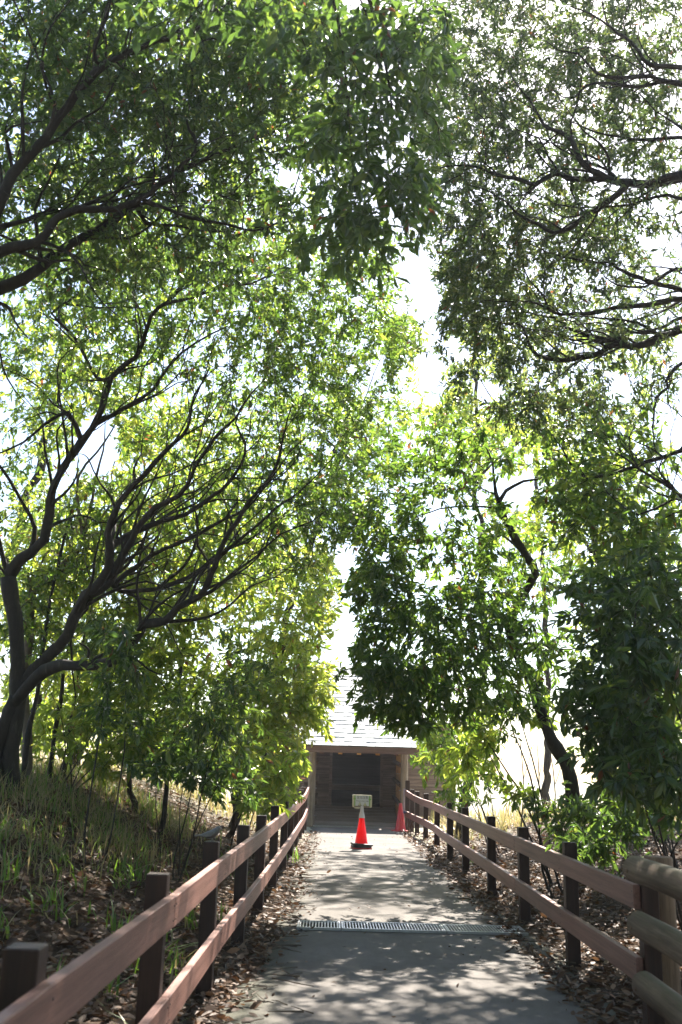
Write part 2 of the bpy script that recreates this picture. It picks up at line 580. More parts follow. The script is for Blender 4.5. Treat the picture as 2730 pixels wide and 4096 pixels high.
OXL = float(at(1328, 3150, BY)[0])
OXR = float(at(1521, 3150, BY)[0])
WXL, WXR = -2.1, 3.35
FZ = 0.38   # floor height at the back of the porch
plank_wall(shelter, WXL, OXL, BY, 0.0, 2.75, M['plank'])
plank_wall(shelter, OXR, WXR, BY, 0.0, 2.75, M['plank'])
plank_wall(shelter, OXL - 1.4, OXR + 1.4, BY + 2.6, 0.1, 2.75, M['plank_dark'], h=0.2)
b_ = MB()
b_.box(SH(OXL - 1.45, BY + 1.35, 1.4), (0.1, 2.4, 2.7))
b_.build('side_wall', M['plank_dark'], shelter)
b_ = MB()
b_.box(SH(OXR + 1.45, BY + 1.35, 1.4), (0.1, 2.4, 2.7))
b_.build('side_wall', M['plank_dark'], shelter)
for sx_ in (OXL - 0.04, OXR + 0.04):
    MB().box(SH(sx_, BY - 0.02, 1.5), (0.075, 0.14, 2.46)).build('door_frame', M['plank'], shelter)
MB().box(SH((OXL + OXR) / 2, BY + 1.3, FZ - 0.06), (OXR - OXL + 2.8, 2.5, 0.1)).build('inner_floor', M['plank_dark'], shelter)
bench = MB().box(SH((OXL + OXR) / 2 - 0.1, BY + 2.25, 0.90), (OXR - OXL + 0.9, 0.5, 0.05)).build('counter', M['floorboard'], shelter)
MB().box(SH((OXL + OXR) / 2 - 0.1, BY + 1.985, 0.83), (OXR - OXL + 0.9, 0.03, 0.14)).build('counter_edge', M['plank'], bench)
# ramped porch floor of cross boards
nb = 13
for k in range(nb):
    y0, y1 = FY + 0.02 + (BY - FY) * k / nb, FY + 0.02 + (BY - FY) * (k + 1) / nb - 0.008
    z0, z1 = 0.012 + (FZ - 0.012) * (y0 - FY) / (BY - FY), 0.012 + (FZ - 0.012) * (y1 - FY) / (BY - FY)
    w0, w1 = XL + 0.08, XR - 0.08
    dz = random.uniform(-.003, .003)
    MB().add([SH(w0, y0, -.05), SH(w1, y0, -.05), SH(w1, y1, -.05), SH(w0, y1, -.05), SH(w0, y0, z0 + dz), SH(w1, y0, z0 + dz), SH(w1, y1, z1 + dz), SH(w0, y1, z1 + dz)],
             [(0, 3, 2, 1), (4, 5, 6, 7), (0, 1, 5, 4), (1, 2, 6, 5), (2, 3, 7, 6), (3, 0, 4, 7)]).build('floorboard', M['floorboard'], shelter)
# front posts, side rails and outer boards
EZ = 1.885
for s, x in ((-1, XL), (1, XR)):
    MB().tube([SH(x, FY, -0.1), SH(x, FY, 0.7), SH(x + .005, FY, 1.4), SH(x, FY, EZ + 0.12)], [0.098, 0.094, 0.09, 0.088], 16, 0.02).build('porch_post', M['barn_post'], shelter, smooth=True)
    MB().tube([SH(x + s * .06, FY + 1.55, -0.05), SH(x + s * .06, FY + 1.55, EZ + 0.6)], [0.05, 0.05], 12, 0.02).build('porch_post', M['barn_post'], shelter, smooth=True)
    for z in (0.55, 1.02, 1.5):
        MB().tube([SH(x - s * 0.085, FY + 0.02, z), SH(x - s * 0.085, FY + 1.5, z + 0.06), SH(x - s * 0.085, BY, z + 0.12)], [0.055, 0.052, 0.05], 12, 0.03).build('side_rail', M['log'], shelter, smooth=True)
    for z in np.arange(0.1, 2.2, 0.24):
        MB().box(SH(x - s * 0.012, FY + 1.66, float(z) + 0.11), (0.03, 2.82, 0.225)).build('side_board', M['sunlit_wood'], shelter)
    for q in (0.25, 0.9):
        MB().tube([SH(x - s * 0.13, FY - 0.02, q), SH(x - s * 0.03, FY - 0.02, q), SH(x - s * 0.03, FY + .12, q)], [0.012] * 3, 6).build('hook', M['steel'], shelter)
# roof
SL = math.tan(rad(33))
EY = 24.85
RIDGE_Y = 28.3


def rz_(y):
    return EZ + (y - EY) * SL


RX0 = float(at(1186, 2985, EY)[0])
RX1 = float(at(1690, 2985, EY)[0])
Rr = Matrix.Rotation(math.atan(SL), 3, 'X')
b_ = MB()
for y0, y1 in ((EY, RIDGE_Y),):
    b_.add([SH(RX0, y0, rz_(y0)), SH(RX1, y0, rz_(y0)), SH(RX1, y1, rz_(y1)), SH(RX0, y1, rz_(y1)),
            SH(RX0, y0, rz_(y0) + .05), SH(RX1, y0, rz_(y0) + .05), SH(RX1, y1, rz_(y1) + .05), SH(RX0, y1, rz_(y1) + .05)],
           [(0, 3, 2, 1), (4, 5, 6, 7), (0, 1, 5, 4), (1, 2, 6, 5), (2, 3, 7, 6), (3, 0, 4, 7)])
b_.add([SH(RX0, RIDGE_Y, rz_(RIDGE_Y) + .05), SH(RX1, RIDGE_Y, rz_(RIDGE_Y) + .05), SH(RX1, RIDGE_Y + 3.5, EZ + .1), SH(RX0, RIDGE_Y + 3.5, EZ + .1),
        SH(RX0, RIDGE_Y, rz_(RIDGE_Y)), SH(RX1, RIDGE_Y, rz_(RIDGE_Y)), SH(RX1, RIDGE_Y + 3.5, EZ), SH(RX0, RIDGE_Y + 3.5, EZ)],
       [(0, 1, 2, 3), (4, 7, 6, 5), (0, 3, 7, 4), (1, 5, 6, 2), (2, 6, 7, 3)])
roof = b_.build('roof', M['underlay'], shelter)
slope_len = (RIDGE_Y - EY) / math.cos(math.atan(SL))
ncourse, expo = 21, 0
expo = slope_len / ncourse
ncol = 14
sw = (RX1 - RX0) / ncol
shm = []
for k in range(6):
    j = random.uniform(-.008, .008)
    shm.append(MB().box((0, expo * 0.56, 0.0), (sw - 0.008, expo * 1.12, 0.014 + 0.006 * random.random())).mesh('shingle', M['shingle'] if k % 3 else M['shingle_b']))
for i in range(ncourse):
    off = (0.5 if i % 2 else 0.0) + random.uniform(-.08, .08)
    for j in range(ncol):
        x = RX0 + sw * (j + 0.5) + (off - 0.25) * sw
        y = EY - 0.02 + expo * i * math.cos(math.atan(SL))
        o = link('shingle', shm[random.randrange(6)], roof)
        n_up = 0.062 + 0.008 * random.random()
        o.location = SH(x, y - n_up * math.sin(math.atan(SL)), rz_(y) + n_up * math.cos(math.atan(SL)))
        o.rotation_euler = (math.atan(SL) - 0.05, random.uniform(-.01, .01), 0)
MB().box(SH((RX0 + RX1) / 2, EY - 0.012, EZ - 0.05), (RX1 - RX0, 0.03, 0.15)).build('fascia', M['fascia'], shelter)
MB().box(SH(XC, FY, EZ + 0.10), (XR - XL + 0.5, 0.14, 0.14)).build('beam', M['barn_post'], shelter)
for k in range(5):
    x = RX0 + 0.62 + k * (RX1 - RX0 - 1.24) / 4
    lit = k in (1, 2, 3)  # middle rafters are coloured as sunlit, the light is in the material
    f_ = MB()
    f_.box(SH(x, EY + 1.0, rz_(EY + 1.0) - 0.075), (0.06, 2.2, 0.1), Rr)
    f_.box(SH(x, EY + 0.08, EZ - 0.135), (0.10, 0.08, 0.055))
    f_.build('rafter', M['sunlit_wood'] if lit else M['fascia'], shelter)
# main body roof
b_ = MB()
MY0, MY1, MZ0, MZ1 = BY - 0.35, BY + 1.6, 2.62, 3.75
b_.add([SH(WXL - .3, MY0, MZ0), SH(WXR + .3, MY0, MZ0), SH(WXR + .3, MY1, MZ1), SH(WXL - .3, MY1, MZ1), SH(WXR + .3, MY1 + 2.2, MZ0), SH(WXL - .3, MY1 + 2.2, MZ0),
        SH(WXL - .3, MY0, MZ0 + .07), SH(WXR + .3, MY0, MZ0 + .07), SH(WXR + .3, MY1, MZ1 + .07), SH(WXL - .3, MY1, MZ1 + .07), SH(WXR + .3, MY1 + 2.2, MZ0 + .07), SH(WXL - .3, MY1 + 2.2, MZ0 + .07)],
       [(0, 3, 2, 1), (3, 5, 4, 2), (6, 7, 8, 9), (9, 8, 10, 11), (0, 1, 7, 6), (1, 2, 8, 7), (2, 4, 10, 8), (4, 5, 11, 10), (5, 3, 9, 11), (3, 0, 6, 9)])
b_.build('main_roof', M['shingle'], shelter)
for x in (WXL, WXR):
    MB().box(SH(x, BY + 1.4, 1.35), (0.1, 2.65, 2.7)).build('side_wall', M['plank'], shelter)

# threshold grate in front of the porch
tg = thing('threshold_grate', 'narrow dark slotted channel grate across the path at the porch', 'drain grate', ((XL + XR) / 2 + .02, 25.38, 0))
MB().box((0, 0, 0.006), (XR - XL - 0.1, 0.3, 0.012)).build('channel', M['pit'], tg)
for k in range(4):
    MB().box((0, -0.14 + k * 0.093, 0.016), (XR - XL - 0.1, 0.022, 0.02)).build('bar', M['steel'], tg)

# ------------------------------------------------------------------ wooden fences
def fence(name, label, posts, side, upper, lower, joints, cuts):
    """posts: (x, y, height); side: +1 when the boards are nailed on the +x face"""
    root = thing(name, label, 'fence', (posts[0][0], posts[0][1], 0))
    ox, oy = posts[0][0], posts[0][1]
    meshes = {}
    for x, y, h in posts:
        key = round(h, 2)
        if key not in meshes:
            meshes[key] = MB().box((0, 0, (key - 0.3) / 2), (0.1, 0.1, key + 0.3)).mesh('post', M['post'], bevel=0.004)
        o = link('post', meshes[key], root)
        o.location = (x - ox, y - oy, 0)
        o.rotation_euler = (random.uniform(-.008, .008), random.uniform(-.008, .008), random.uniform(-.02, .02))
    for zt in (upper, lower):
        for a, b2 in cuts:
            pa = [Vector((posts[k][0] + side * 0.072, posts[k][1], zt(k))) for k in (a, b2)]
            # straight board following the posts between
            pts = [Vector((posts[k][0] + side * 0.072, posts[k][1], zt(k))) for k in range(a, b2 + 1)]
            vs, fs = [], []
            d0 = (pts[1] - pts[0]).normalized()
            d1 = (pts[-1] - pts[-2]).normalized()
            if a == 0:
                pts[0] = pts[0] - d0 * joints[0]
            if b2 == len(posts) - 1:
                pts[-1] = pts[-1] + d1 * joints[1]
            gap = 0.0015
            pts[0] = pts[0] + d0 * gap
            pts[-1] = pts[-1] - d1 * gap
            for i, p in enumerate(pts):
                d = (pts[min(i + 1, len(pts) - 1)] - pts[max(i - 1, 0)])
                nrm = Vector((d.y, -d.x, 0)).normalized() * side * 0.021
                jit = random.uniform(-.002, .002)
                for sgn, zz in ((-1, -0.068), (1, -0.068), (1, 0.068), (-1, 0.068)):
                    q = p + nrm * sgn + Vector((0, 0, zz + jit))
                    vs.append((q.x - ox, q.y - oy, q.z))
                if i:
                    for k in range(4):
                        fs.append(((i - 1) * 4 + k, (i - 1) * 4 + (k + 1) % 4, i * 4 + (k + 1) % 4, i * 4 + k))
            fs += [(3, 2, 1, 0), tuple(len(vs) - 4 + k for k in range(4))]
            # local frame along the board for the grain
            org = Vector(vs[0])
            ang = math.atan2(d0.y, d0.x)
            Rm = Matrix.Rotation(-ang, 3, 'Z')
            m_ = MB().add([Rm @ (Vector(q) - org) for q in vs], fs)
            o = m_.build('rail', M['rail'], root, bevel=0.004)
            o.location = org
            o.rotation_euler = (0, 0, ang)
            nl = MB()
            for i in range(len(pts)):
                for dy in ((0.03,) if i == 0 else (-0.03,) if i == len(pts) - 1 else (0.0,)):
                    for dz in (-0.035, 0.03):
                        q = pts[i] + (pts[-1] - pts[0]).normalized() * dy + Vector((side * 0.0215, 0, dz))
                        q = Rm @ (Vector((q.x - ox, q.y - oy, q.z)) - org)
                        nl.box(q, (0.007, 0.003, 0.007))
            e = nl.build('nail', M['rubber'], o, kind='stuff')
    return root


LP = [(-0.86, 1.1, .94), (-0.85, 3.0, .94), (-0.81, 4.93, .94), (-0.79, 6.95, .945), (-0.755, 8.85, .94), (-0.73, 10.8, .93), (-0.71, 12.85, .95), (-0.69, 15.0, .93), (-0.68, 17.1, .93),
      (-0.675, 19.3, .94), (-0.665, 21.4, .95), (-0.66, 22.9, .97), (-0.645, 24.3, 1.06)]
fence('wooden_fence', 'brown two rail wooden fence on the grassy side, a bird on one post', LP, 1,
      lambda k: 0.775 + (0.04 if k == 11 else 0.13 if k == 12 else 0), lambda k: 0.345 + (0.04 if k == 11 else 0.12 if k == 12 else 0), (0.0, 0.05),
      [(0, 2), (2, 3), (3, 5), (5, 7), (7, 9), (9, 10), (10, 12)])
RP = [(1.885, 6.27, .88), (1.90, 8.33, .91), (1.925, 10.5, .90), (1.945, 12.75, .90), (1.965, 15.35, .90), (1.97, 17.4, .90), (2.02, 20.1, .90), (1.99, 22.2, .93), (1.93, 23.7, .93), (1.87, 24.5, .95), (1.80, 25.0, 1.15)]
fence('wooden_fence', 'brown two rail wooden fence curving up to the shelter beside the faded red cone', RP, -1,
      lambda k: 0.745 + (0.03 if k == 8 else 0.08 if k == 9 else 0.14 if k == 10 else 0), lambda k: 0.345 + (0.02 if k == 9 else 0.05 if k == 10 else 0), (0.02, 0.0),
      [(0, 2), (2, 4), (4, 6), (6, 8), (8, 10)])

# log fence at the near right
lf = thing('log_fence', 'mossy round log fence with a thick upright post in the near corner', 'fence', (2.03, 6.5, 0))
lx, ly = 2.03, 6.5
pp = at(2430 + 672 / 3.287, 3380 + 150 / 3.287, 6.5)
MB().tube([(pp[0] - lx + .01, 6.5 - ly, -.2), (pp[0] - lx, 6.5 - ly, 0.5), (pp[0] - lx, 6.5 - ly, pp[2] - .012), (pp[0] - lx, 6.5 - ly, pp[2])], [0.092, 0.09, 0.087, 0.080], 28, 0.01).build('upright_log', M['log_post'], lf, smooth=True)
for (x0, y0, d0, x1, y1, d1) in ((2540, 3474, 6.1, 2760, 3558, 5.2), (2557, 3697, 6.08, 2765, 3818, 5.2), (2577, 3937, 6.05, 2770, 4098, 5.2)):
    a = Vector(at(x0, y0, d0)) - Vector((lx, ly, 0))
    c = Vector(at(x1, y1, d1)) - Vector((lx, ly, 0))
    d = (c - a)
    e_ = a + d * 2.2
    ln = (e_ - a).length
    m_ = MB().tube([(0, 0, 0), (0.012, 0, 0), (ln * .3, 0.004, 0.004), (ln * .6, -0.004, 0.0), (ln, 0, 0)], [0.064, 0.072, 0.073, 0.074, 0.075], 28, 0.008)
    o = m_.build('log', M['log'], lf, smooth=True)
    o.location = a
    o.rotation_euler = (e_ - a).to_track_quat('X', 'Z').to_euler()
    pl = MB().lathe([(0.012, 0), (0.012, 0.004), (0.0, 0.005)], 10).build('plug', M['log_post'], o)
    pl.location = (0.10, -0.0725, -0.004)
    pl.rotation_euler = (rad(90), 0, 0)

# ------------------------------------------------------------------ drain across the path
dx = [-0.30, 0.105, 1.06, 1.80]
for k in range(3):
    x0, x1 = dx[k] + 0.004, dx[k + 1] - 0.004
    yc = 9.83 + 0.006 * k
    lab = ['short section of steel drain grate at the grassy side of the path half under leaves', 'long middle section of the steel drain grate across the path', 'section of steel drain grate ending at the litter by the fence'][k]
    g = thing('drain_grate', lab, 'drain grate', ((x0 + x1) / 2, yc, 0.01), rad(0.4), 'steel drain grates in a row across the path')
    w = x1 - x0
    MB().box((0, 0, 0.004), (w, 0.40, 0.006)).build('channel', M['pit'], g)
    fr = MB()
    for y in (-0.2, 0.2):
        fr.box((0, y, 0.012), (w, 0.022, 0.022))
    for x in (-w / 2 + 0.009, w / 2 - 0.009):
        fr.box((x, 0, 0.0115), (0.016, 0.377, 0.021))
    fr.build('frame', M['steel'], g)
    nbar = int(w / 0.027)
    bm_ = MB().box((0, 0, 0.013), (0.0095, 0.376, 0.012)).mesh('bar', M['steel'])
    for q in range(1, nbar):
        o = link('bar', bm_, g)
        o.location = (-w / 2 + w * q / nbar, 0, 0)

# ------------------------------------------------------------------ traffic cones and sign
def cone(name, label, loc, h, m_, rz=0.0, tilt=0.0):
    t = thing(name, label, 'traffic cone', loc, rz)
    t.scale = (0.885, 0.885, 0.885)
    b_ = MB()
    b_.lathe([(0.150, 0.025), (0.142, 0.035), (0.040, h - 0.03), (0.034, h - 0.008), (0.022, h)], 32)
    b_.build('body', m_, t, smooth=True)
    b_ = MB()
    b_.box((0, 0, 0.014), (0.38, 0.38, 0.028))
    b_.build('base', m_, t, bevel=0.008)
    return t


CX, CY = 0.535, 19.0
cone('traffic_cone', 'bright red traffic cone in the middle of the path wearing a white sleeve', (CX, CY, 0.008), 0.70, M['cone'], 0.15)
for k, (z, r_, rot) in enumerate(((0.038, 0.20, 0.1), (0.078, 0.205, 0.22))):
    n = 32
    prof = []
    vs, fs = [], []
    for zz, ro in ((0.0, 1.0), (0.03, 1.0), (0.038, 0.93)):
        for q in range(n):
            a = 2 * math.pi * q / n
            c, s = math.cos(a), math.sin(a)
            rr = r_ * ro / max(abs(c), abs(s)) if max(abs(c), abs(s)) > 0.8 else r_ * ro / 0.8
            vs.append((rr * c, rr * s, zz))
    for zz, ri in ((0.038, 0.148), (0.0, 0.148)):
        for q in range(n):
            a = 2 * math.pi * q / n
            vs.append((ri * math.cos(a), ri * math.sin(a), zz))
    for i in range(5):
        for q in range(n):
            fs.append((i * n + q, i * n + (q + 1) % n, ((i + 1) % 5) * n + (q + 1) % n, ((i + 1) % 5) * n + q))
    o = MB().add(vs, fs).build('cone_weight', M['rubber'])
    o.location = (CX + 0.008 * k, CY, 0.008 + (z - 0.008) * 0.885)
    o.scale = (0.885, 0.885, 0.885)
    o.rotation_euler = (rad(1.2), rad(2.5 if k else -1), rot)
    tag(o, ['black rubber weight lying lowest on the base of the cone with the sign', 'upper black rubber weight ring round the cone with the sign, tilted'][k], 'cone weight', 'rubber weights on the cone')
cone('traffic_cone', 'faded plain red traffic cone standing by the porch post and fence end', (1.60, 24.45, 0.0), 0.72, M['cone_old'], 0.3)

sg = thing('warning_sign', 'small caution sign with green tape and two triangles set on top of the cone', 'sign', (CX, CY - 0.02, 0.008), rad(2))
sg.scale = (0.885, 0.885, 0.885)
MB().lathe([(0.064, 0.60), (0.060, 0.63), (0.056, 0.66), (0.036, 0.73), (0.033, 0.80), (0.033, 0.845)], 24, cap=False).build('sleeve', M['sleeve'], sg, smooth=True)
SZ0, SW_, SH_ = 0.80, 0.405, 0.25
PXm = SW_ / 815


def sxz(px, py):
    return (px - 672) * PXm, SZ0 + 0.01 + (755 - py) * PXm


def slab(name, m_, x0, y0, x1, y1, d0, d1, parent, bevel=0.0):
    a, c = sxz(x0, y1), sxz(x1, y0)
    return MB().box(((a[0] + c[0]) / 2, (d0 + d1) / 2, (a[1] + c[1]) / 2), (c[0] - a[0], abs(d1 - d0), c[1] - a[1])).build(name, m_, parent, bevel=bevel)


# rounded plate
n = 8
r_ = 0.022
x0, z0 = sxz(265, 750)
x1, z1 = sxz(1080, 258)
rim = []
for cx_, cz_, a0 in ((x1 - r_, z1 - r_, 0), (x0 + r_, z1 - r_, 90), (x0 + r_, z0 + r_, 180), (x1 - r_, z0 + r_, 270)):
    for q in range(n + 1):
        a = rad(a0 + 90 * q / n)
        rim.append((cx_ + r_ * math.cos(a), cz_ + r_ * math.sin(a)))
N_ = len(rim)
vs = [(x, -0.045, z) for x, z in rim] + [(x, 0.03, z) for x, z in rim]
plate = MB().add(vs, [tuple(range(N_)), tuple(range(N_, 2 * N_))[::-1]] + [(k, N_ + k, N_ + (k + 1) % N_, (k + 1) % N_) for k in range(N_)]).build('plate', M['cream'], sg)
slab('paper', M['paper'], 384, 285, 952, 690, -0.0505, -0.047, plate)
for x0, x1, y0, y1 in ((340, 384, 280, 688), (952, 1000, 290, 706), ):
    slab('tape', M['green_tape'], x0, y0, x1, y1, -0.051, -0.0465, plate)
for x0, x1, y0, y1 in ((308, 402, 385, 440), (935, 1042, 400, 456)):
    slab('tape', M['green_tape'], x0, y0, x1, y1, -0.053, -0.0515, plate)
slab('tray', M['plank'], 340, 692, 985, 756, -0.056, -0.02, plate)
slab('flap', M['cream'], 352, 752, 575, 800, -0.062, -0.03, plate)
slab('clip', M['sleeve'], 610, 700, 730, 790, -0.064, -0.035, plate, 0.004)


def lettering(body, cx_, cy_, width, height, parent):
    c = bpy.data.curves.new('lettering', 'FONT')
    c.body = body
    c.size = 1.0
    o = bpy.data.objects.new('tmp', c)
    COL.objects.link(o)
    dg = bpy.context.evaluated_depsgraph_get()
    me = bpy.data.meshes.new_from_object(o.evaluated_get(dg))
    bpy.data.objects.remove(o)
    co = np.zeros(len(me.vertices) * 3, np.float32)
    me.vertices.foreach_get('co', co)
    co = co.reshape(-1, 3)
    mn, mx = co.min(0), co.max(0)
    x, z = sxz(cx_, cy_)
    out = np.zeros_like(co)
    out[:, 0] = x + ((co[:, 0] - mn[0]) / (mx[0] - mn[0]) - .5) * width * PXm
    out[:, 2] = z + ((co[:, 1] - mn[1]) / (mx[1] - mn[1]) - .5) * height * PXm
    out[:, 1] = -0.0518
    me.vertices.foreach_set('co', out.ravel())
    me.materials.clear()
    me.materials.append(M['ink'])
    me.update()
    return link('lettering', me, parent)


lettering('足元注意', 675, 358, 462, 112, plate)
lettering('Watch your step', 670, 503, 524, 68, plate)
for tx, ty in ((570, 615), (788, 625)):
    w = 82
    for sc_, m_, dd in ((1.0, 'ink', -0.0515), (0.80, 'yellow', -0.0522)):
        c0 = sxz(tx, ty - 76 * sc_ + (1 - sc_) * 12)
        c1 = sxz(tx - w * sc_, ty + 70 * sc_ + (1 - sc_) * -14)
        c2 = sxz(tx + w * sc_, ty + 70 * sc_ + (1 - sc_) * -14)
        MB().add([(c0[0], dd, c0[1]), (c1[0], dd, c1[1]), (c2[0], dd, c2[1]), (c0[0], dd + .0012, c0[1]), (c1[0], dd + .0012, c1[1]), (c2[0], dd + .0012, c2[1])],
                 [(0, 1, 2), (5, 4, 3), (0, 3, 4, 1), (1, 4, 5, 2), (2, 5, 3, 0)]).build('triangle', M[m_], plate)
    g_ = MB()
    for (ax, ay, bx, by, wd) in ((-26, -22, 4, 8, 9), (4, 8, 34, 18, 9), (4, 8, 24, -20, 7), (-10, 4, 20, 34, 6)):
        p0, p1 = sxz(tx + ax, ty + ay + 14), sxz(tx + bx, ty + by + 14)
        d = Vector((p1[0] - p0[0], 0, p1[1] - p0[1]))
        g_.box(((p0[0] + p1[0]) / 2, -0.0532, (p0[1] + p1[1]) / 2), (d.length, 0.001, wd * PXm), Matrix.Rotation(-math.atan2(d.z, d.x), 3, 'Y'))
    g_.build('symbol', M['ink'], plate)

# ------------------------------------------------------------------ bird on the post, stake with clamp
bx, by_, bz = LP[3][0], LP[3][1], LP[3][2]
bird = thing('bird_figurine', 'small grey metal bird perched on top of a fence post', 'bird figurine', (bx - 0.012, by_, bz - 0.006))
bird.scale = (1.13, 1.13, 1.13)
prof = [(-0.098, 0.030, 0.004, 0.004), (-0.094, 0.031, 0.010, 0.004), (-0.06, 0.034, 0.011, 0.006), (-0.045, 0.036, 0.014, 0.010), (-0.030, 0.037, 0.021, 0.018), (-0.012, 0.038, 0.027, 0.024), (0.006, 0.043, 0.029, 0.026),
        (0.020, 0.052, 0.027, 0.0245), (0.030, 0.063, 0.022, 0.020), (0.037, 0.072, 0.0185, 0.0175), (0.044, 0.077, 0.0165, 0.0155), (0.050, 0.078, 0.012, 0.011), (0.054, 0.077, 0.004, 0.004)]
vs, fs = [], []
n = 16
for i, (x, z, ry, rz2) in enumerate(prof):
    j, k = prof[max(i - 1, 0)], prof[min(i + 1, len(prof) - 1)]
    d = Vector((k[0] - j[0], 0, k[1] - j[1])).normalized()
    up = Vector((-d.z, 0, d.x))
    for q in range(n):
        a = 2 * math.pi * q / n
        vs.append(Vector((x, 0, z)) + Vector((0, 1, 0)) * ry * math.cos(a) + up * rz2 * math.sin(a))
for i in range(len(prof) - 1):
    for q in range(n):
        fs.append((i * n + q, i * n + (q + 1) % n, (i + 1) * n + (q + 1) % n, (i + 1) * n + q))
fs += [tuple(range(n)), tuple((len(prof) - 1) * n + q for q in range(n))]
body = MB().add(vs, fs).build('body', M['bird'], bird, smooth=True)
mod = body.modifiers.new('smooth', 'SUBSURF')
mod.levels = mod.render_levels = 1
bk = MB().lathe([(0.007, 0), (0.006, 0.004), (0.0015, 0.017), (0.0005, 0.019)], 10).build('beak', M['beak'], bird, smooth=True)
bk.location = (0.051, 0, 0.075)
bk.rotation_euler = (0, rad(112), 0)
for s in (-1, 1):
    w_ = MB()
    vs = []
    for i, (x, z, wd) in enumerate(((0.018, 0.052, 0.006), (0.0, 0.046, 0.016), (-0.025, 0.040, 0.014), (-0.05, 0.036, 0.007), (-0.066, 0.034, 0.001))):
        yo = s * (0.029 - 0.016 * (i / 4) ** 2)
        vs += [(x, yo, z + wd * .7), (x, yo * 1.03 + s * .001, z - wd * .8), (x, yo * .6, z)]
    fs = []
    for i in range(4):
        for q in range(3):
            fs.append((i * 3 + q, i * 3 + (q + 1) % 3, i * 3 + 3 + (q + 1) % 3, i * 3 + 3 + q))
    fs += [(0, 1, 2), (12, 13, 14)]
    w_.add(vs, fs).build('wing', M['bird'], bird, smooth=True)
    MB().tube([(0.004, s * 0.012, 0.02), (0.006, s * 0.013, 0.006), (0.02, s * 0.014, 0.003)], [0.004, 0.0025, 0.002], 8).build('leg', M['bird'], bird, smooth=True)
MB().lathe([(0.026, 0), (0.026, 0.003), (0.02, 0.005)], 14).build('stand', M['bird'], bird)

st = thing('metal_stake', 'thin lilac grey pole with a dark blue clamp at the end of the fence', 'pole', (1.70, 24.75, 0))
MB().lathe([(0.018, -0.1), (0.018, 0.93), (0.02, 0.935), (0.02, 0.96), (0.0, 0.962)], 14).build('pole', M['pole'], st, smooth=True)
c_ = MB().box((0.01, -0.025, 0.42), (0.085, 0.05, 0.05)).build('clamp', M['blue'], st, bevel=0.01)
MB().lathe([(0.012, 0), (0.012, 0.05), (0.018, 0.052), (0.018, 0.065), (0.0, 0.067)], 10).build('bolt', M['steel'], c_)
c_.children[0].rotation_euler = (rad(90), 0, rad(50))
c_.children[0].location = (0.03, -0.03, 0.43)

# ------------------------------------------------------------------ foliage and branches
T8 = np.array([(0, 0, 0), (-.36, .30, .07), (0, .30, 0), (.36, .30, .07), (-.46, .63, .08), (0, .63, -.02), (.46, .63, .08), (0, 1, -.13)])
F8 = [(0, 2, 1), (0, 3, 2), (1, 2, 5, 4), (2, 3, 6, 5), (4, 5, 7), (5, 6, 7)]
T6 = np.array([(0, 0, 0), (-.46, .36, .03), (.46, .36, .03), (-.40, .66, .0), (.40, .66, 0), (0, 1, -.12)])
F6 = [(0, 2, 1), (1, 2, 4, 3), (3, 4, 5)]


def nrm(a):
    return a / np.maximum(np.linalg.norm(a, axis=-1, keepdims=True), 1e-9)


def leaf_frames(Pd, Dd, up_w, rg):
    D = nrm(Dd)
    up = np.array([0, 0, 1.0]) * up_w + rg.normal(0, 0.55, D.shape)
    N = nrm(up - D * (up * D).sum(-1, keepdims=True))
    S = np.cross(D, N)
    return D, N, S


def leaf_mesh(name, P, D, N, S, Ln, Wd, tint, material, base, tmpl, faces, curl=None):
    k = len(tmpl)
    T = np.repeat(tmpl[None], len(P), 0)
    if curl is not None:
        T = T.copy()
        T[:, :, 2] += curl[:, None] * (T[:, :, 1] ** 2 - T[:, :, 1]) * 1.0
    V = (P[:, None] + S[:, None] * (T[:, :, :1] * Wd[:, None, None]) + D[:, None] * (T[:, :, 1:2] * Ln[:, None, None]) + N[:, None] * (T[:, :, 2:3] * Ln[:, None, None])) - base
    fl = np.concatenate([np.array(f) for f in faces])
    ln = np.array([len(f) for f in faces])
    loops = (fl[None] + (np.arange(len(P)) * k)[:, None]).ravel()
    return raw_mesh(name, V.reshape(-1, 3), loops, np.tile(ln, len(P)), material, np.repeat(tint, k))


def single_leaf(name, wl, t, material, tmpl, faces, curl=0.0):
    V = tmpl.copy()
    V[:, 2] += curl * (V[:, 1] ** 2 - V[:, 1])
    V[:, 0] *= wl
    return raw_mesh(name, V, np.concatenate([np.array(f) for f in faces]), np.array([len(f) for f in faces]), material, np.full(len(V), t))


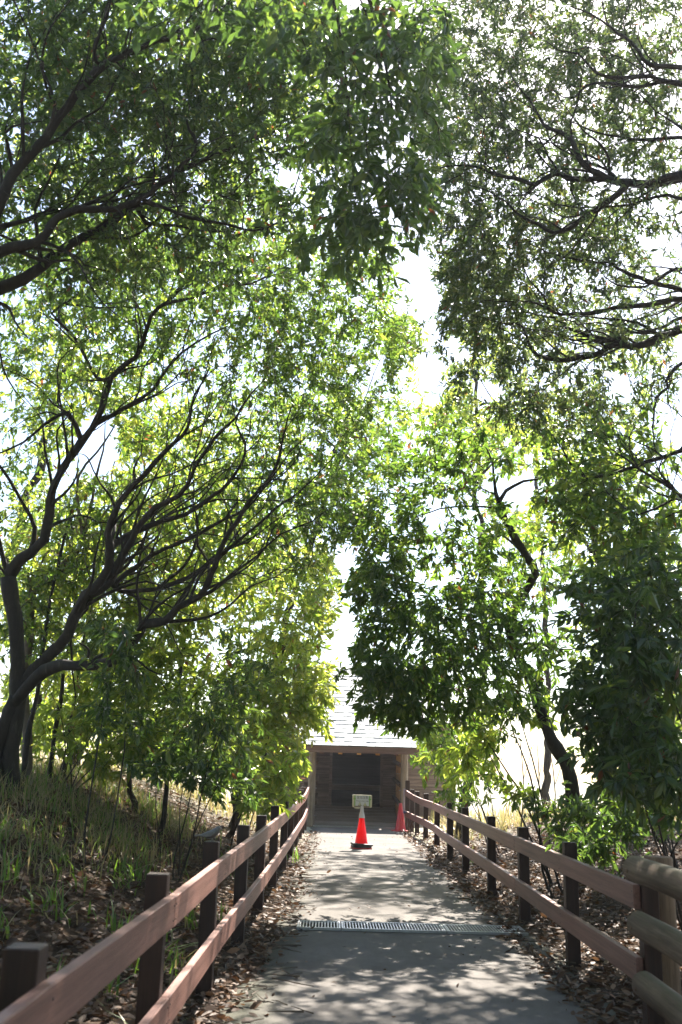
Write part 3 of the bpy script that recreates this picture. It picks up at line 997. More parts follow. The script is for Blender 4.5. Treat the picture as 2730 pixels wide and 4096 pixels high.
def tubes(chains, pos, rad_, base, sides):
    """chains of equal length (C,L) -> verts, loops, lens"""
    idx = np.array(chains)
    P = pos[idx] - base
    R_ = rad_[idx].copy()
    C, L_ = idx.shape
    T = np.empty_like(P)
    T[:, 1:-1] = P[:, 2:] - P[:, :-2]
    T[:, 0] = P[:, 1] - P[:, 0]
    T[:, -1] = P[:, -1] - P[:, -2]
    T = nrm(T)
    main = nrm(P[:, -1] - P[:, 0])
    ref = np.where(np.abs(main[:, 2:3]) < 0.8, np.array([[0, 0, 1.0]]), np.array([[1.0, 0, 0]]))[:, None]
    U = nrm(np.cross(T, np.broadcast_to(ref, T.shape)))
    W = np.cross(T, U)
    a = np.arange(sides) * 2 * np.pi / sides
    V = P[:, :, None] + (U[:, :, None] * np.cos(a)[None, None, :, None] + W[:, :, None] * np.sin(a)[None, None, :, None]) * R_[:, :, None, None]
    b0 = (np.arange(C) * L_ * sides)[:, None, None] + (np.arange(L_ - 1) * sides)[None, :, None]
    k = np.arange(sides)[None, None]
    k2 = (k + 1) % sides
    q = np.stack([b0 + k, b0 + k2, b0 + sides + k2, b0 + sides + k], -1).reshape(-1)
    cap = ((np.arange(C) * L_ * sides)[:, None] + (L_ - 1) * sides + np.arange(sides)[None]).ravel()
    return V.reshape(-1, 3), np.concatenate([q, cap]), np.concatenate([np.full(len(q) // 4, 4), np.full(C, sides)])


NLEAF = []
LIMBK = 0.8


class Tree:
    def __init__(self, name, label, cat, base, bark='bark', leaf='leaf_fine', group=None, seed=1):
        base = np.array(base, float)
        self.base = base
        self.root = thing(name, label, cat, tuple(base), 0, group)
        self.bark, self.leaf = M[bark], M[leaf]
        self.rg = np.random.default_rng(seed)
        self.pos = np.zeros((80000, 3))
        self.dir = np.zeros((80000, 3))
        self.par = np.full(80000, -1, int)
        self.rad = np.zeros(80000)
        self.n = 0
        self.limbs = []
        self.twigs = []
        self.tips = []
        self.leafy = []

    def _push(self, p, d, par, r):
        k = self.n
        self.pos[k], self.dir[k], self.par[k], self.rad[k] = p, d, par, r
        self.n += 1
        return k

    def limb(self, pts, r0, r1, name='branch', attach=True, wig=0.013, step=0.16):
        pts = np.asarray(pts, float)
        par = -1
        if attach and self.n:
            d2 = np.linalg.norm(self.pos[:self.n] - pts[0], axis=1)
            par = int(np.argmin(d2 + np.where(self.rad[:self.n] < r0 * .6, 0.25, 0)))
            pts = np.concatenate([self.pos[par:par + 1], pts if d2[par] > 0.12 else pts[1:]])
        E_ = np.concatenate([[2 * pts[0] - pts[1]], pts, [2 * pts[-1] - pts[-2]]])
        out = []
        for i in range(1, len(E_) - 2):
            a, b2, c, d = E_[i - 1:i + 3]
            m_ = max(2, int(np.linalg.norm(c - b2) / step))
            for t in np.arange(m_) / m_:
                out.append(0.5 * ((2 * b2) + (-a + c) * t + (2 * a - 5 * b2 + 4 * c - d) * t * t + (-a + 3 * b2 - 3 * c + d) * t ** 3))
        out.append(E_[-2])
        out = np.array(out)
        nn = self.rg.normal(0, 1, out.shape)
        nn = (nn + np.roll(nn, 1, 0) + np.roll(nn, -1, 0)) / 1.7
        nn[0] = 0
        out = out + nn * wig * min(1, r0 / 0.05)
        L_ = len(out)
        t = np.linspace(0, 1, L_)
        r0, r1 = r0 * LIMBK, r1 * LIMBK * (0.38 if name == 'branch' else 1)
        R_ = r0 + (r1 - r0) * t ** 0.8
        R_ = R_ * (1 + self.rg.normal(0, 0.05, L_) + 0.10 * np.sin(np.arange(L_) * 0.9 + self.rg.uniform(0, 6)) * self.rg.uniform(0.3, 1, L_))
        T = nrm(np.gradient(out, axis=0))
        chain = []
        for k in range(L_):
            if k == 0 and par >= 0:
                # sits inside the parent limb, with its own radius
                kk = self._push(out[0], T[0], par, min(R_[0], self.rad[par]))
            else:
                kk = self._push(out[k], T[k], chain[-1] if chain else -1, R_[k])
            chain.append(kk)
        self.limbs.append((name, chain))
        return chain

    def sprout(self, count, lo=0.012, hi=0.07, ln=(0.6, 1.5), up=0.35, k=0.45):
        n0 = self.n
        rg = self.rg
        cand = np.nonzero((self.rad[:n0] > lo) & (self.rad[:n0] < hi))[0]
        for i in rg.choice(cand, min(count, len(cand)), replace=False):
            d = self.dir[i]
            p = nrm(np.cross(d, rg.normal(0, 1, 3)))
            a = rg.uniform(0.45, 1.0)
            v = d * math.cos(a) + p * math.sin(a) + np.array([0, 0, up])
            L_ = rg.uniform(*ln)
            pts = [self.pos[i]]
            m_ = 6
            for q in range(m_):
                v = nrm(v + rg.normal(0, 0.30, 3) + 0.12 * d)
                pts.append(pts[-1] + v * L_ / m_)
            r = self.rad[i] / LIMBK * k
            self.limb(np.array(pts), max(r, 0.008), max(r * .35, 0.004), wig=0.006, step=0.12)

    def grow(self, tips, rtip=0.0026, kink=0.25, seg=0.16, leafy=True):
        tips = np.asarray(tips)
        S = self.pos[:self.n]
        d = np.array([np.min(((S - t) ** 2).sum(1)) for t in tips])
        rg = self.rg
        for t in tips[np.argsort(d)]:
            n = self.n
            if n > 79000:
                break
            v = t - self.pos[:n]
            di = np.sqrt((v * v).sum(1)) + 1e-6
            dot = (v * self.dir[:n]).sum(1) / di
            k = int(np.argmin(di * (1.35 - 0.35 * dot)))
            p0, dd = self.pos[k], di[k]
            if dd < 0.05:
                continue
            m_ = int(np.clip(dd / seg, 2, 9))
            side = self.dir[k] * 0.35 * dd
            tt = (np.arange(m_) + 1) / m_
            c1 = p0 + side + rg.normal(0, kink * 0.35 * dd, 3)
            c2 = p0 + (t - p0) * 0.66 + rg.normal(0, kink * 0.3 * dd, 3) + np.array([0, 0, 0.06 * dd])
            tt_ = tt[:, None]
            Q = p0 * (1 - tt_) ** 3 + 3 * c1 * tt_ * (1 - tt_) ** 2 + 3 * c2 * tt_ ** 2 * (1 - tt_) + t * tt_ ** 3
            Q[:-1] += rg.normal(0, 0.025 * min(dd, 0.6), (m_ - 1, 3))
            T = nrm(np.diff(np.concatenate([p0[None], Q]), axis=0))
            ch = [k]
            for q in range(m_):
                ch.append(self._push(Q[q], T[q], ch[-1], 0))
            self.twigs.append(ch)
            self.tips.append(ch[-1])
            self.leafy.append(leafy)
        self.rtip = rtip

    def build(self, per=9, L=0.085, wl=0.36, droop=0.3, up_w=1.0, spread=0.24, fine=True, parts=0, bias=0.0, lime=0.0, bare=0.0):
        n, rg = self.n, self.rg
        limb_node = self.rad[:n] > 0
        cnt = np.zeros(n)
        cnt[self.tips] = 1
        for k in range(n - 1, -1, -1):
            p = self.par[k]
            if p >= 0:
                cnt[p] += cnt[k]
        r = self.rtip * np.maximum(cnt, 1) ** 0.5
        R_ = np.where(limb_node, self.rad[:n], r)
        for k in range(n):
            if not limb_node[k] and self.par[k] >= 0:
                R_[k] = min(R_[k], 0.75 * R_[self.par[k]] if limb_node[self.par[k]] else R_[self.par[k]])
        R_ = np.maximum(R_, self.rtip * 0.8)
        first = True
        for name, ch in self.limbs:
            V, l, ln = tubes([ch], self.pos, R_, self.base, 10 if R_[ch[0]] > 0.03 else 7)
            link(name, raw_mesh(name, V, l, ln, self.bark, smooth=True), self.root)
        groups = {}
        for ch in self.twigs:
            ch = list(ch)
            s = 5 if R_[ch[1]] > 0.011 else 3
            groups.setdefault((len(ch), s), []).append(ch)
        Vs, ls, lns, off = [], [], [], 0
        RR = R_.copy()
        for (ll, s), chs in groups.items():
            arr = np.array(chs)
            rr = RR[arr]
            rr[:, 0] = rr[:, 1]
            # local radius table so the first ring has the twig's own radius
            pos = self.pos[arr].reshape(-1, 3)
            ids = np.arange(arr.size).reshape(arr.shape)
            V, l, ln = tubes(ids, pos, rr.ravel(), self.base, s)
            Vs.append(V)
            ls.append(l + off)
            lns.append(ln)
            off += len(V)
        if Vs:
            link('twigs', raw_mesh('twigs', np.concatenate(Vs), np.concatenate(ls), np.concatenate(lns), self.bark, smooth=True), self.root, 'stuff')
        # leaves
        tips = np.array(self.tips)[np.array(self.leafy)]
        if bare:
            tips = tips[rg.random(len(tips)) > bare]
        P0 = self.pos[tips]
        T0 = self.dir[tips]
        par = self.par[tips]
        k = int(per * PERK)
        NLEAF.append(len(tips) * k)
        ref = nrm(np.cross(T0, rg.normal(0, 1, T0.shape)))
        ref2 = np.cross(T0, ref)
        j = np.arange(k)[None]
        ang = j * 2.4 + rg.uniform(0, 6.28, (len(tips), 1)) + rg.normal(0, 0.3, (len(tips), k))
        u_ = np.clip(j / k + rg.normal(0, 0.06, (len(tips), k)), 0, 1)
        tilt = np.radians(30 + 45 * u_ + rg.normal(0, 12, u_.shape))
        radial = ref[:, None] * np.cos(ang)[..., None] + ref2[:, None] * np.sin(ang)[..., None]
        D = T0[:, None] * np.cos(tilt)[..., None] + radial * np.sin(tilt)[..., None]
        D[..., 2] -= droop
        P = P0[:, None] - T0[:, None] * (u_ * spread)[..., None]
        keep = rg.random(u_.shape) > 0.12
        P, D = P[keep], D[keep]
        D, N, S = leaf_frames(P, D, up_w, rg)
        Ln = L * np.clip(rg.normal(1, 0.3, len(P)), 0.4, 1.7)
        Wd = Ln * wl * rg.uniform(0.8, 1.2, len(P))
        tipt = np.repeat(rg.normal(0, 0.2, (len(tips), 1)), k, 1)[keep]
        tint = np.clip(rg.beta(2, 2.3, len(P)) + tipt + bias, 0.0, 0.92)
        tint = np.where(rg.random(len(P)) < 0.012 , 1.0, tint)
        curl = rg.normal(0.25, 0.25, len(P))
        tm, fc = (T6, F6) if fine else (T8, F8)
        sel = np.ones(len(P), bool)
        if parts:
            px, py, dep = proj(P)
            size = np.where((px > 20) & (px < 2710) & (py > 20) & (py < 4080) & (dep > 0.5), Ln / np.maximum(dep, .5), 0)
            top = np.argsort(-size)[:parts]
            top = top[size[top] > 0]
            sel[top] = False
            var = [single_leaf('leaf', wl * w, t, self.leaf, T8, F8, c) for w, t, c in ((1.0, 0.25, .2), (0.9, 0.5, .3), (1.1, 0.7, .1), (1.0, 0.9, .35), (1.0, 0.1, .2))]
            for i in top:
                vi = 3 if tint[i] > 0.82 else 2 if tint[i] > .6 else 1 if tint[i] > .38 else 0 if tint[i] > .18 else 4
                o = link('leaf', var[vi], self.root)
                Mx = np.eye(4)
                Mx[:3, 0], Mx[:3, 1], Mx[:3, 2] = S[i] * Ln[i], D[i] * Ln[i], N[i] * Ln[i]
                Mx[:3, 3] = P[i] - self.base
                o.matrix_basis = Matrix(Mx.tolist())
        link('foliage', leaf_mesh('foliage', P[sel], D[sel], N[sel], S[sel], Ln[sel], Wd[sel], tint[sel], self.leaf, self.base, tm, fc, curl[sel]), self.root, 'stuff')
        return len(P)


BLOOM_HAZE = 0.0007
TIPK, PERK = 3.6, 1.45   # density of twigs and of leaves on each twig
GAPS = [(1660, 1060, 75, 80), (1700, 1200, 70, 95), (1725, 1330, 40, 70), (1715, 1480, 60, 100), (1810, 1390, 45, 55), (1375, 2230, 42, 60), (1388, 2500, 36, 100), 
        (390, 1780, 100, 130), (250, 1900, 60, 90), (2060, 1955, 120, 60), (1745, 2070, 60, 50), (2100, 3030, 130, 120), (2320, 3110, 70, 60), (1150, 710, 70, 45), (270, 3095, 110, 40),
        (2420, 700, 70, 60), (1950, 1560, 70, 45), (2480, 1560, 60, 60), (1470, 3130, 130, 190), (1375, 2880, 45, 90)]


def tips_in(clumps, rg, dens=1.0, dd=0.0, gaps=True):
    out = []
    for cx_, cy_, rx, ry, d0, d1, n in clumps:
        n = int(n * TIPK * dens)
        a = rg.uniform(0, 6.283, n)
        q = rg.uniform(0, 1, n) ** 0.55 * (1 + rg.normal(0, 0.2, n))
        px, py = cx_ + rx * q * np.cos(a), cy_ + ry * q * np.sin(a)
        d = rg.uniform(d0, d1, n) + dd
        ok = np.ones(n, bool)
        if gaps:
            for gx, gy, grx, gry in GAPS:
                ok &= ((px - gx) / grx) ** 2 + ((py - gy) / gry) ** 2 > rg.uniform(0.75, 1.1, n)
        out.append(at(px[ok], py[ok], d[ok]))
    P = np.concatenate(out)
    return P[P[:, 2] > gz(P[:, 0], P[:, 1]) + 0.12]


def pix(pts, d0, d1, f=None, bow=0.0):
    p = np.array([f(*q) if f else q for q in pts], float)
    t = np.concatenate([[0], np.cumsum(np.linalg.norm(np.diff(p, axis=0), axis=1))])
    t /= t[-1]
    return at(p[:, 0], p[:, 1], d0 + (d1 - d0) * t + bow * np.sin(np.pi * t))


c6 = lambda x, y: (x / 1.12, 1600 + y / 1.12)
cA = lambda x, y: (x / 1.12, y / 1.12)
cB = lambda x, y: (1330 + x / 1.12, y / 1.12)
cD = lambda x, y: (1900 + x / 1.889, 1000 + y / 1.889)
c5 = lambda x, y: (1900 + x / 1.889, 2700 + y / 1.889)
c7 = lambda x, y: (1300 + x / 1.0965, 1600 + y / 1.0965)
cL = lambda x, y: (x / 1.96, 2500 + y / 1.96)


def G(x, y, dz=-0.08):
    return np.array([x, y, float(gz(x, y)) + dz])


# --- big many stemmed tree on the left bank
b0 = at(15, 3150, 12.0)
b0[2] = gz(b0[0], b0[1]) - 0.1
t = Tree('broadleaf_tree', 'tall dark stemmed tree on the grassy bank with many limbs sweeping over the path', 'tree', b0, seed=3)
t.limb(np.concatenate([[b0], pix([(-40, 1600), (10, 1480), (40, 1400), (70, 1340)], 12, 11.9, c6)]), 0.17, 0.11, 'trunk', False)
t.limb(np.concatenate([[b0 + [0.12, 0.05, 0]], pix([(60, 1500), (75, 1330), (80, 1180), (70, 1020), (55, 900), (40, 790)], 12, 11.8, c6)]), 0.13, 0.105, 'trunk', False)
t.limb(pix([(40, 790), (75, 735), (130, 690), (195, 625), (222, 500), (238, 395), (282, 305), (335, 240), (390, 160), (425, 105), (510, 65), (600, 10), (680, -50), (760, -160), (880, -260), (1020, -330)], 11.8, 10.4, c6), 0.10, 0.025)
t.limb(pix([(20, 800), (5, 690), (-15, 600), (10, 520)], 11.8, 11.6, c6), 0.05, 0.03)
t.limb(pix([(70, 1380), (120, 1300), (200, 1220), (290, 1182), (400, 1186), (500, 1166), (580, 1118), (630, 1040), (665, 1005), (740, 985), (800, 930), (890, 885), (930, 820), (960, 740), (1005, 640), (1050, 560), (1090, 490), (1130, 430), (1190, 370), (1232, 300), (1258, 210), (1285, 130), (1310, 20)], 11.9, 9.6, c6), 0.10, 0.02)
t.limb(pix([(75, 1300), (150, 1200), (250, 1110), (330, 980), (395, 880), (450, 815), (488, 690), (478, 600), (512, 500), (560, 415), (650, 335), (730, 250), (800, 165), (850, 80), (880, -20), (940, -140)], 12, 10.2, c6), 0.105, 0.03)
t.limb(pix([(400, 875), (500, 820), (545, 735), (585, 640), (630, 570), (700, 480), (800, 425), (860, 330), (900, 260), (960, 180), (1060, 90), (1100, 20), (1180, -80)], 11.6, 9.8, c6), 0.075, 0.022)
t.limb(pix([(490, 670), (560, 615), (680, 550), (830, 510), (920, 455), (1000, 400), (1085, 290), (1105, 190), (1062, 100), (1095, 0)], 11.5, 9.6, c6), 0.06, 0.02)
t.limb(pix([(545, 860), (630, 850), (700, 850), (745, 800), (820, 740), (868, 645), (885, 560), (868, 470), (868, 350), (840, 280)], 11.6, 10.6, c6), 0.045, 0.014)
t.limb(pix([(560, 790), (680, 695), (800, 650), (900, 600), (1000, 540), (1100, 490), (1200, 370), (1300, 240), (1400, 150)], 11.5, 10.2, c6), 0.045, 0.015)
t.limb(pix([(700, 860), (850, 790), (960, 710), (1060, 640), (1150, 560), (1230, 480), (1330, 420), (1450, 300), (1560, 180)], 11.4, 10.4, c6), 0.04, 0.013)
t.limb(pix([(900, 890), (1000, 820), (1060, 770), (1150, 700), (1250, 600), (1400, 540), (1500, 470)], 10.8, 10.3, c6), 0.032, 0.011)
t.limb(pix([(380, 180), (300, 60), (200, 110), (100, 190), (-20, 250)], 11.2, 10.6, c6), 0.045, 0.02)
t.limb(pix([(650, 1000), (690, 900), (740, 830), (790, 740)], 11.2, 11, c6), 0.03, 0.012)
t.limb(pix([(280, 310), (250, 1760), (330, 1670)], 11.3, 11, lambda x, y: c6(x, y) if y < 400 else cA(x, y - 240)), 0.03, 0.015) if False else None
t.limb(pix([(500, 1700), (620, 1600), (680, 1420), (750, 1360), (870, 1330), (1000, 1290), (1080, 1270), (1200, 1240), (1290, 1220)], 10.9, 9.8, cA), 0.05, 0.016)
t.limb(pix([(430, 1690), (330, 1500), (230, 1400), (330, 1330), (400, 1240), (480, 1100), (540, 1020)], 11, 10, cA), 0.035, 0.014)
t.limb(pix([(740, 1320), (830, 1260), (920, 1180), (1000, 1100), (1100, 1040), (1300, 990), (1450, 940), (1600, 880)], 10.4, 9.6, cA), 0.032, 0.012)
t.limb(pix([(280, 1370), (420, 1375), (540, 1370), (650, 1380)], 11, 10.4, cA), 0.028, 0.014)
t.sprout(140, lo=0.01, ln=(0.7, 2.0), k=0.5)
t.grow(tips_in([(350, 1250, 450, 380, 9, 13, 300), (900, 1150, 470, 380, 9.5, 12.5, 400), (1250, 1330, 300, 300, 9.5, 12.5, 190), (200, 2000, 300, 430, 10.5, 13.5, 130), (700, 1800, 500, 400, 10, 13, 260),
                (1150, 1800, 330, 350, 9.5, 13, 200), (1080, 2130, 300, 230, 10, 12.5, 110), (450, 2350, 400, 230, 11, 13.5, 70), (1440, 1450, 190, 280, 10, 12.5, 105), (1480, 1050, 170, 160, 9.5, 11.5, 60), (1330, 2050, 130, 170, 10, 12, 32), (1600, 1380, 70, 110, 10, 12, 22), (100, 2500, 120, 180, 10.5, 12, 30), (420, 2560, 200, 90, 11, 12, 30)], t.rg, 0.74, 1.5))
t.grow(tips_in([(900, 1950, 480, 420, 9.8, 11.6, 110), (1150, 1450, 330, 350, 9.6, 11, 80), (500, 1500, 350, 300, 10, 11.5, 40), (1150, 2180, 240, 180, 10.2, 11.6, 40), (500, 2250, 350, 250, 11, 12.2, 30)], t.rg, 1.0), leafy=False)
t.build(11, 0.074, 0.36, 0.25, parts=200, bias=-.06)

# --- second stem behind it, paler
b0 = at(120, 3120, 13.6)
b0[2] = gz(b0[0], b0[1]) - 0.1
t = Tree('broadleaf_tree', 'slimmer paler forked tree standing just behind the big many limbed tree', 'tree', b0, 'bark_pale', 'leaf_lime', seed=4)
t.limb(np.concatenate([[b0], pix([(110, 1300), (130, 1050), (145, 880)], 13.6, 13.4, c6)]), 0.085, 0.07, 'trunk', False)
t.limb(pix([(145, 880), (200, 820), (300, 720), (365, 645), (350, 500), (352, 340), (425, 230), (520, 100), (560, 0)], 13.4, 13, c6), 0.055, 0.02)
t.limb(pix([(145, 880), (120, 780), (135, 840)], 13.4, 13.3, c6), 0.04, 0.03)
t.limb(pix([(370, 620), (410, 500), (430, 330), (470, 180), (470, 60)], 13.3, 13.2, c6), 0.04, 0.018)
t.limb(pix([(380, 600), (470, 540), (540, 470), (610, 390)], 13.3, 13.6, c6), 0.03, 0.014)
t.grow(tips_in([(300, 1500, 300, 250, 13, 15.5, 50), (550, 1900, 420, 330, 13, 16, 130), (150, 2350, 200, 280, 13, 15, 60), (500, 2350, 350, 250, 13, 15.5, 90), (850, 2250, 350, 280, 13, 16, 120)], t.rg))
t.build(10, 0.10, 0.36, 0.3)

# --- tree out of frame on the left whose limbs fill the upper left
b0 = G(-4.3, 7.4)
t = Tree('broadleaf_tree', 'tree whose thick dark limbs reach in across the upper corner above the grassy bank', 'tree', b0, leaf='leaf_dark', seed=6)
t.limb([b0, b0 + [0.1, 0.05, 2.0], b0 + [0.2, 0, 3.6], b0 + [0.25, -0.1, 5.4]], 0.24, 0.13, 'trunk', False)
t.limb(pix([(-160, 1260), (-20, 960), (60, 790), (150, 670), (230, 560), (320, 470), (400, 370), (470, 300), (560, 255), (650, 212), (760, 178), (850, 155), (890, 110), (960, 40), (1000, -60)], 7.4, 6.8, cA), 0.085, 0.03)
t.limb(pix([(-160, 1230), (-20, 1155), (100, 1110), (200, 1050), (270, 980), (350, 945), (450, 930), (560, 905), (640, 885), (720, 830), (800, 760), (880, 690), (870, 620), (840, 540), (860, 400), (870, 280), (920, 200)], 7.4, 7.2, cA), 0.06, 0.014)
t.limb(pix([(650, 885), (740, 930), (850, 970), (960, 1000), (1060, 1020), (1140, 1035), (1240, 1000), (1310, 890), (1360, 740), (1400, 660)], 7.3, 7.6, cA), 0.026, 0.01)
t.limb(pix([(-120, 1320), (100, 1260), (250, 1150), (400, 1060), (480, 1020), (560, 960), (660, 880), (760, 790), (950, 700), (1050, 645), (1180, 610), (1260, 580), (1400, 470)], 7.6, 8.2, cA), 0.075, 0.018)
t.limb(pix([(-60, 1020), (100, 985), (180, 962), (290, 945)], 7.4, 7.5, cA), 0.045, 0.025)
t.limb(pix([(60, 790), (20, 600), (100, 560), (180, 530)], 7.4, 7, cA), 0.035, 0.015)
t.limb(pix([(470, 300), (420, 230), (480, 80), (520, -60)], 7, 6.6, cA), 0.03, 0.012)
t.limb(pix([(650, 1000), (780, 1010), (900, 1030), (1060, 1040)], 8, 8, cA), 0.03, 0.013)
t.sprout(60, ln=(0.7, 1.8))
t.grow(tips_in([(250, 250, 360, 330, 6, 9, 210), (700, 300, 430, 330, 6, 9, 250), (200, 780, 330, 380, 6.5, 9, 150), (700, 800, 450, 340, 6.5, 9, 160), (1150, 560, 330, 380, 7, 9, 130), (1150, 150, 300, 250, 6, 8.5, 120), (500, -100, 600, 150, 6, 8, 90), (600, 1080, 600, 150, 7, 9, 50)], t.rg, 1.25, 0.9))
t.grow(tips_in([(500, 600, 500, 500, 6.3, 7.6, 60), (900, 900, 400, 300, 6.6, 8, 30)], t.rg, 1.0), leafy=False)
t.build(11, 0.066, 0.36, 0.3, bias=-0.10, parts=200)

# --- near spray of large leaves hanging from above
b0 = G(-3.6, 3.2)
t = Tree('broadleaf_tree', 'near tree dangling sprays of large dark leaves into the top of the view', 'tree', b0, leaf='leaf_dark', seed=8)
t.limb([b0, b0 + [0.15, 0.1, 2.2], b0 + [0.5, 0.3, 4.4], b0 + [1.2, 0.6, 5.6]], 0.18, 0.09, 'trunk', False)
t.limb(np.concatenate([[b0 + [0.9, 0.5, 5.2]], at([700, 1000, 1250, 1400, 1500], [-700, -520, -350, -120, 150], [4.5, 4.8, 5.0, 5.2, 5.3])]), 0.06, 0.014)
t.limb(at([1250, 1450, 1560, 1600], [-350, -100, 300, 700], [5.0, 5.4, 5.8, 6.0]), 0.026, 0.008)
t.limb(at([1250, 1350, 1400, 1420], [-350, 100, 480, 820], [5.0, 5.3, 5.6, 5.8]), 0.024, 0.007)
t.limb(at([1000, 1080, 1130], [-520, -200, 120], [4.8, 4.8, 4.9]), 0.022, 0.007)
t.grow(tips_in([(1150, 120, 260, 170, 4.4, 5.4, 26), (1480, 180, 260, 200, 5, 6.3, 60), (1500, 500, 250, 220, 5.2, 6.5, 62), (1520, 800, 210, 170, 5.4, 6.5, 45), (1690, 760, 90, 140, 5.4, 6.4, 15), (1400, 950, 150, 80, 5.5, 6.5, 20), (900, -100, 300, 120, 4.5, 5.5, 20), (700, 60, 200, 120, 4.6, 5.4, 12), (1700, 150, 130, 180, 5.6, 6.6, 16)], t.rg, 0.62), rtip=0.002)
t.grow(tips_in([(1420, 1010, 260, 130, 5.8, 7, 14), (1250, 700, 200, 300, 5.8, 7, 20), (1720, 420, 110, 260, 6, 7.2, 16)], t.rg, 0.8), rtip=0.002)
t.build(5, 0.09, 0.40, 0.6, bias=-.12, up_w=0.7, spread=0.2, fine=False, parts=280)

# --- trees off the right side: upper limbs
b0 = G(4.7, 9.0)
t = Tree('broadleaf_tree', 'tree sending its highest black limbs in from above the log fence side', 'tree', b0, leaf='leaf_grey', seed=9)
t.limb([b0, b0 + [-.1, 0.1, 2.2], b0 + [-0.25, 0.1, 4.2], b0 + [-0.5, 0, 6.0]], 0.23, 0.13, 'trunk', False)
t.limb(pix([(1720, 860), (1600, 790), (1500, 800), (1420, 825), (1330, 805), (1240, 795), (1180, 800), (1060, 800), (1000, 775), (920, 820), (850, 810), (780, 790), (700, 770), (620, 740), (560, 742), (480, 760)], 8.8, 9.4, cB), 0.085, 0.02)
t.limb(pix([(1340, 815), (1280, 870), (1210, 920), (1140, 970), (1080, 1010), (990, 1045), (930, 1020), (860, 985), (800, 920), (740, 880), (660, 840), (560, 820)], 9, 9.8, cB), 0.055, 0.014)
t.limb(pix([(1250, 795), (1150, 750), (1100, 690), (1050, 620), (980, 570), (930, 510), (880, 450), (830, 400), (780, 300)], 9, 9, cB), 0.05, 0.016)
t.limb(pix([(1720, 480), (1568, 375), (1480, 365), (1370, 390), (1250, 380), (1130, 392), (1080, 430), (1000, 400)], 8.6, 8.8, cB), 0.055, 0.018)
t.limb(pix([(1480, 365), (1430, 335), (1300, 345), (1220, 340), (1160, 300), (1100, 240), (1020, 220), (900, 150)], 8.6, 8.5, cB), 0.035, 0.012)
t.limb(pix([(1700, 420), (1568, 300), (1450, 290), (1390, 270), (1350, 200), (1290, 150), (1240, 100), (1210, 20), (1190, -60)], 8.6, 8.2, cB), 0.04, 0.018)
t.limb(pix([(1720, 720), (1568, 620), (1430, 632), (1300, 610), (1180, 590), (1100, 560), (1000, 530)], 8.8, 9.2, cB), 0.035, 0.012)
t.limb(pix([(1720, 960), (1568, 898), (1450, 880), (1350, 910), (1250, 930), (1100, 932), (1000, 910), (940, 880), (860, 840)], 8.8, 9.6, cB), 0.032, 0.011)
t.limb(pix([(1240, 100), (1150, 60), (1080, 40), (1040, 10)], 8.3, 8.2, cB), 0.018, 0.01)
t.sprout(50)
t.grow(tips_in([(2050, 230, 330, 300, 8, 10.5, 150), (2500, 230, 280, 320, 7.5, 10, 125), (1980, 680, 350, 280, 8, 10.5, 165), (2500, 680, 280, 300, 7.5, 10, 95), (1880, 1020, 250, 190, 8.5, 10.5, 85), (2300, 950, 250, 150, 8.5, 10.5, 60), (1750, 350, 170, 330, 9, 11.5, 85), (2100, -80, 600, 120, 7.5, 10, 60)], t.rg, 1.6, 1.2), kink=0.4)
t.grow(tips_in([(2200, 300, 450, 350, 8, 9.5, 70), (2200, 850, 450, 300, 8.2, 10, 60)], t.rg, 1.0), kink=0.4, leafy=False)
t.build(11, 0.062, 0.34, 0.3, parts=150)

b0 = G(5.0, 10.8)
t = Tree('broadleaf_tree', 'tree stretching low curved black limbs in level above the leafy shrub side', 'tree', b0, leaf='leaf_grey', seed=10)
t.limb([b0, b0 + [-.1, 0.0, 2.0], b0 + [-0.2, 0.1, 3.6], b0 + [-0.35, 0, 4.8]], 0.24, 0.12, 'trunk', False)
t.limb(pix([(1800, 330), (1600, 362), (1500, 380), (1380, 395), (1260, 420), (1120, 430), (1000, 460), (880, 480), (760, 490), (650, 480), (560, 440), (470, 410), (380, 380), (250, 380), (90, 378)], 10.4, 10.2, cD), 0.08, 0.014)
t.limb(pix([(1800, 560), (1600, 600), (1490, 620), (1400, 650), (1300, 700), (1220, 738), (1140, 712), (1050, 722), (960, 770), (850, 805), (740, 820), (620, 820), (500, 805), (440, 760), (390, 690), (350, 600), (300, 540), (180, 540), (60, 520), (-60, 470)], 10.4, 10.8, cD), 0.085, 0.016)
t.limb(pix([(1150, 705), (1100, 662), (1000, 680), (920, 690), (840, 655), (760, 620), (690, 580), (620, 530), (540, 500), (440, 470), (330, 450), (230, 400)], 10.5, 10.9, cD), 0.045, 0.012)
t.limb(pix([(1750, 450), (1600, 500), (1500, 530), (1400, 580), (1280, 600), (1130, 612)], 10.4, 10.2, cD), 0.045, 0.02)
t.limb(pix([(1720, 350), (1568, 310), (1400, 250), (1300, 230), (1200, 180), (1110, 130), (1030, 80), (880, 90), (700, 75), (600, 50), (480, 0), (400, -80)], 10.3, 10.0, cD), 0.05, 0.014)
t.limb(pix([(1740, 130), (1568, 140), (1490, 160), (1400, 222), (1290, 270), (1180, 270), (1080, 250), (980, 200), (920, 140)], 10.3, 10.2, cD), 0.04, 0.014)
t.limb(pix([(630, 480), (545, 430), (520, 350), (430, 240), (370, 130), (380, 30)], 10.2, 10, cD), 0.025, 0.011)
t.limb(pix([(1130, 720), (1000, 780), (880, 850), (820, 930), (800, 990)], 10.5, 10.4, cD), 0.018, 0.008)
t.limb(pix([(1700, 780), (1568, 862), (1490, 930), (1440, 980), (1462, 1040), (1390, 1110), (1362, 1150), (1350, 1280), (1340, 1400), (1360, 1500), (1420, 1570)], 10.3, 9.8, cD), 0.035, 0.016)
t.sprout(50)
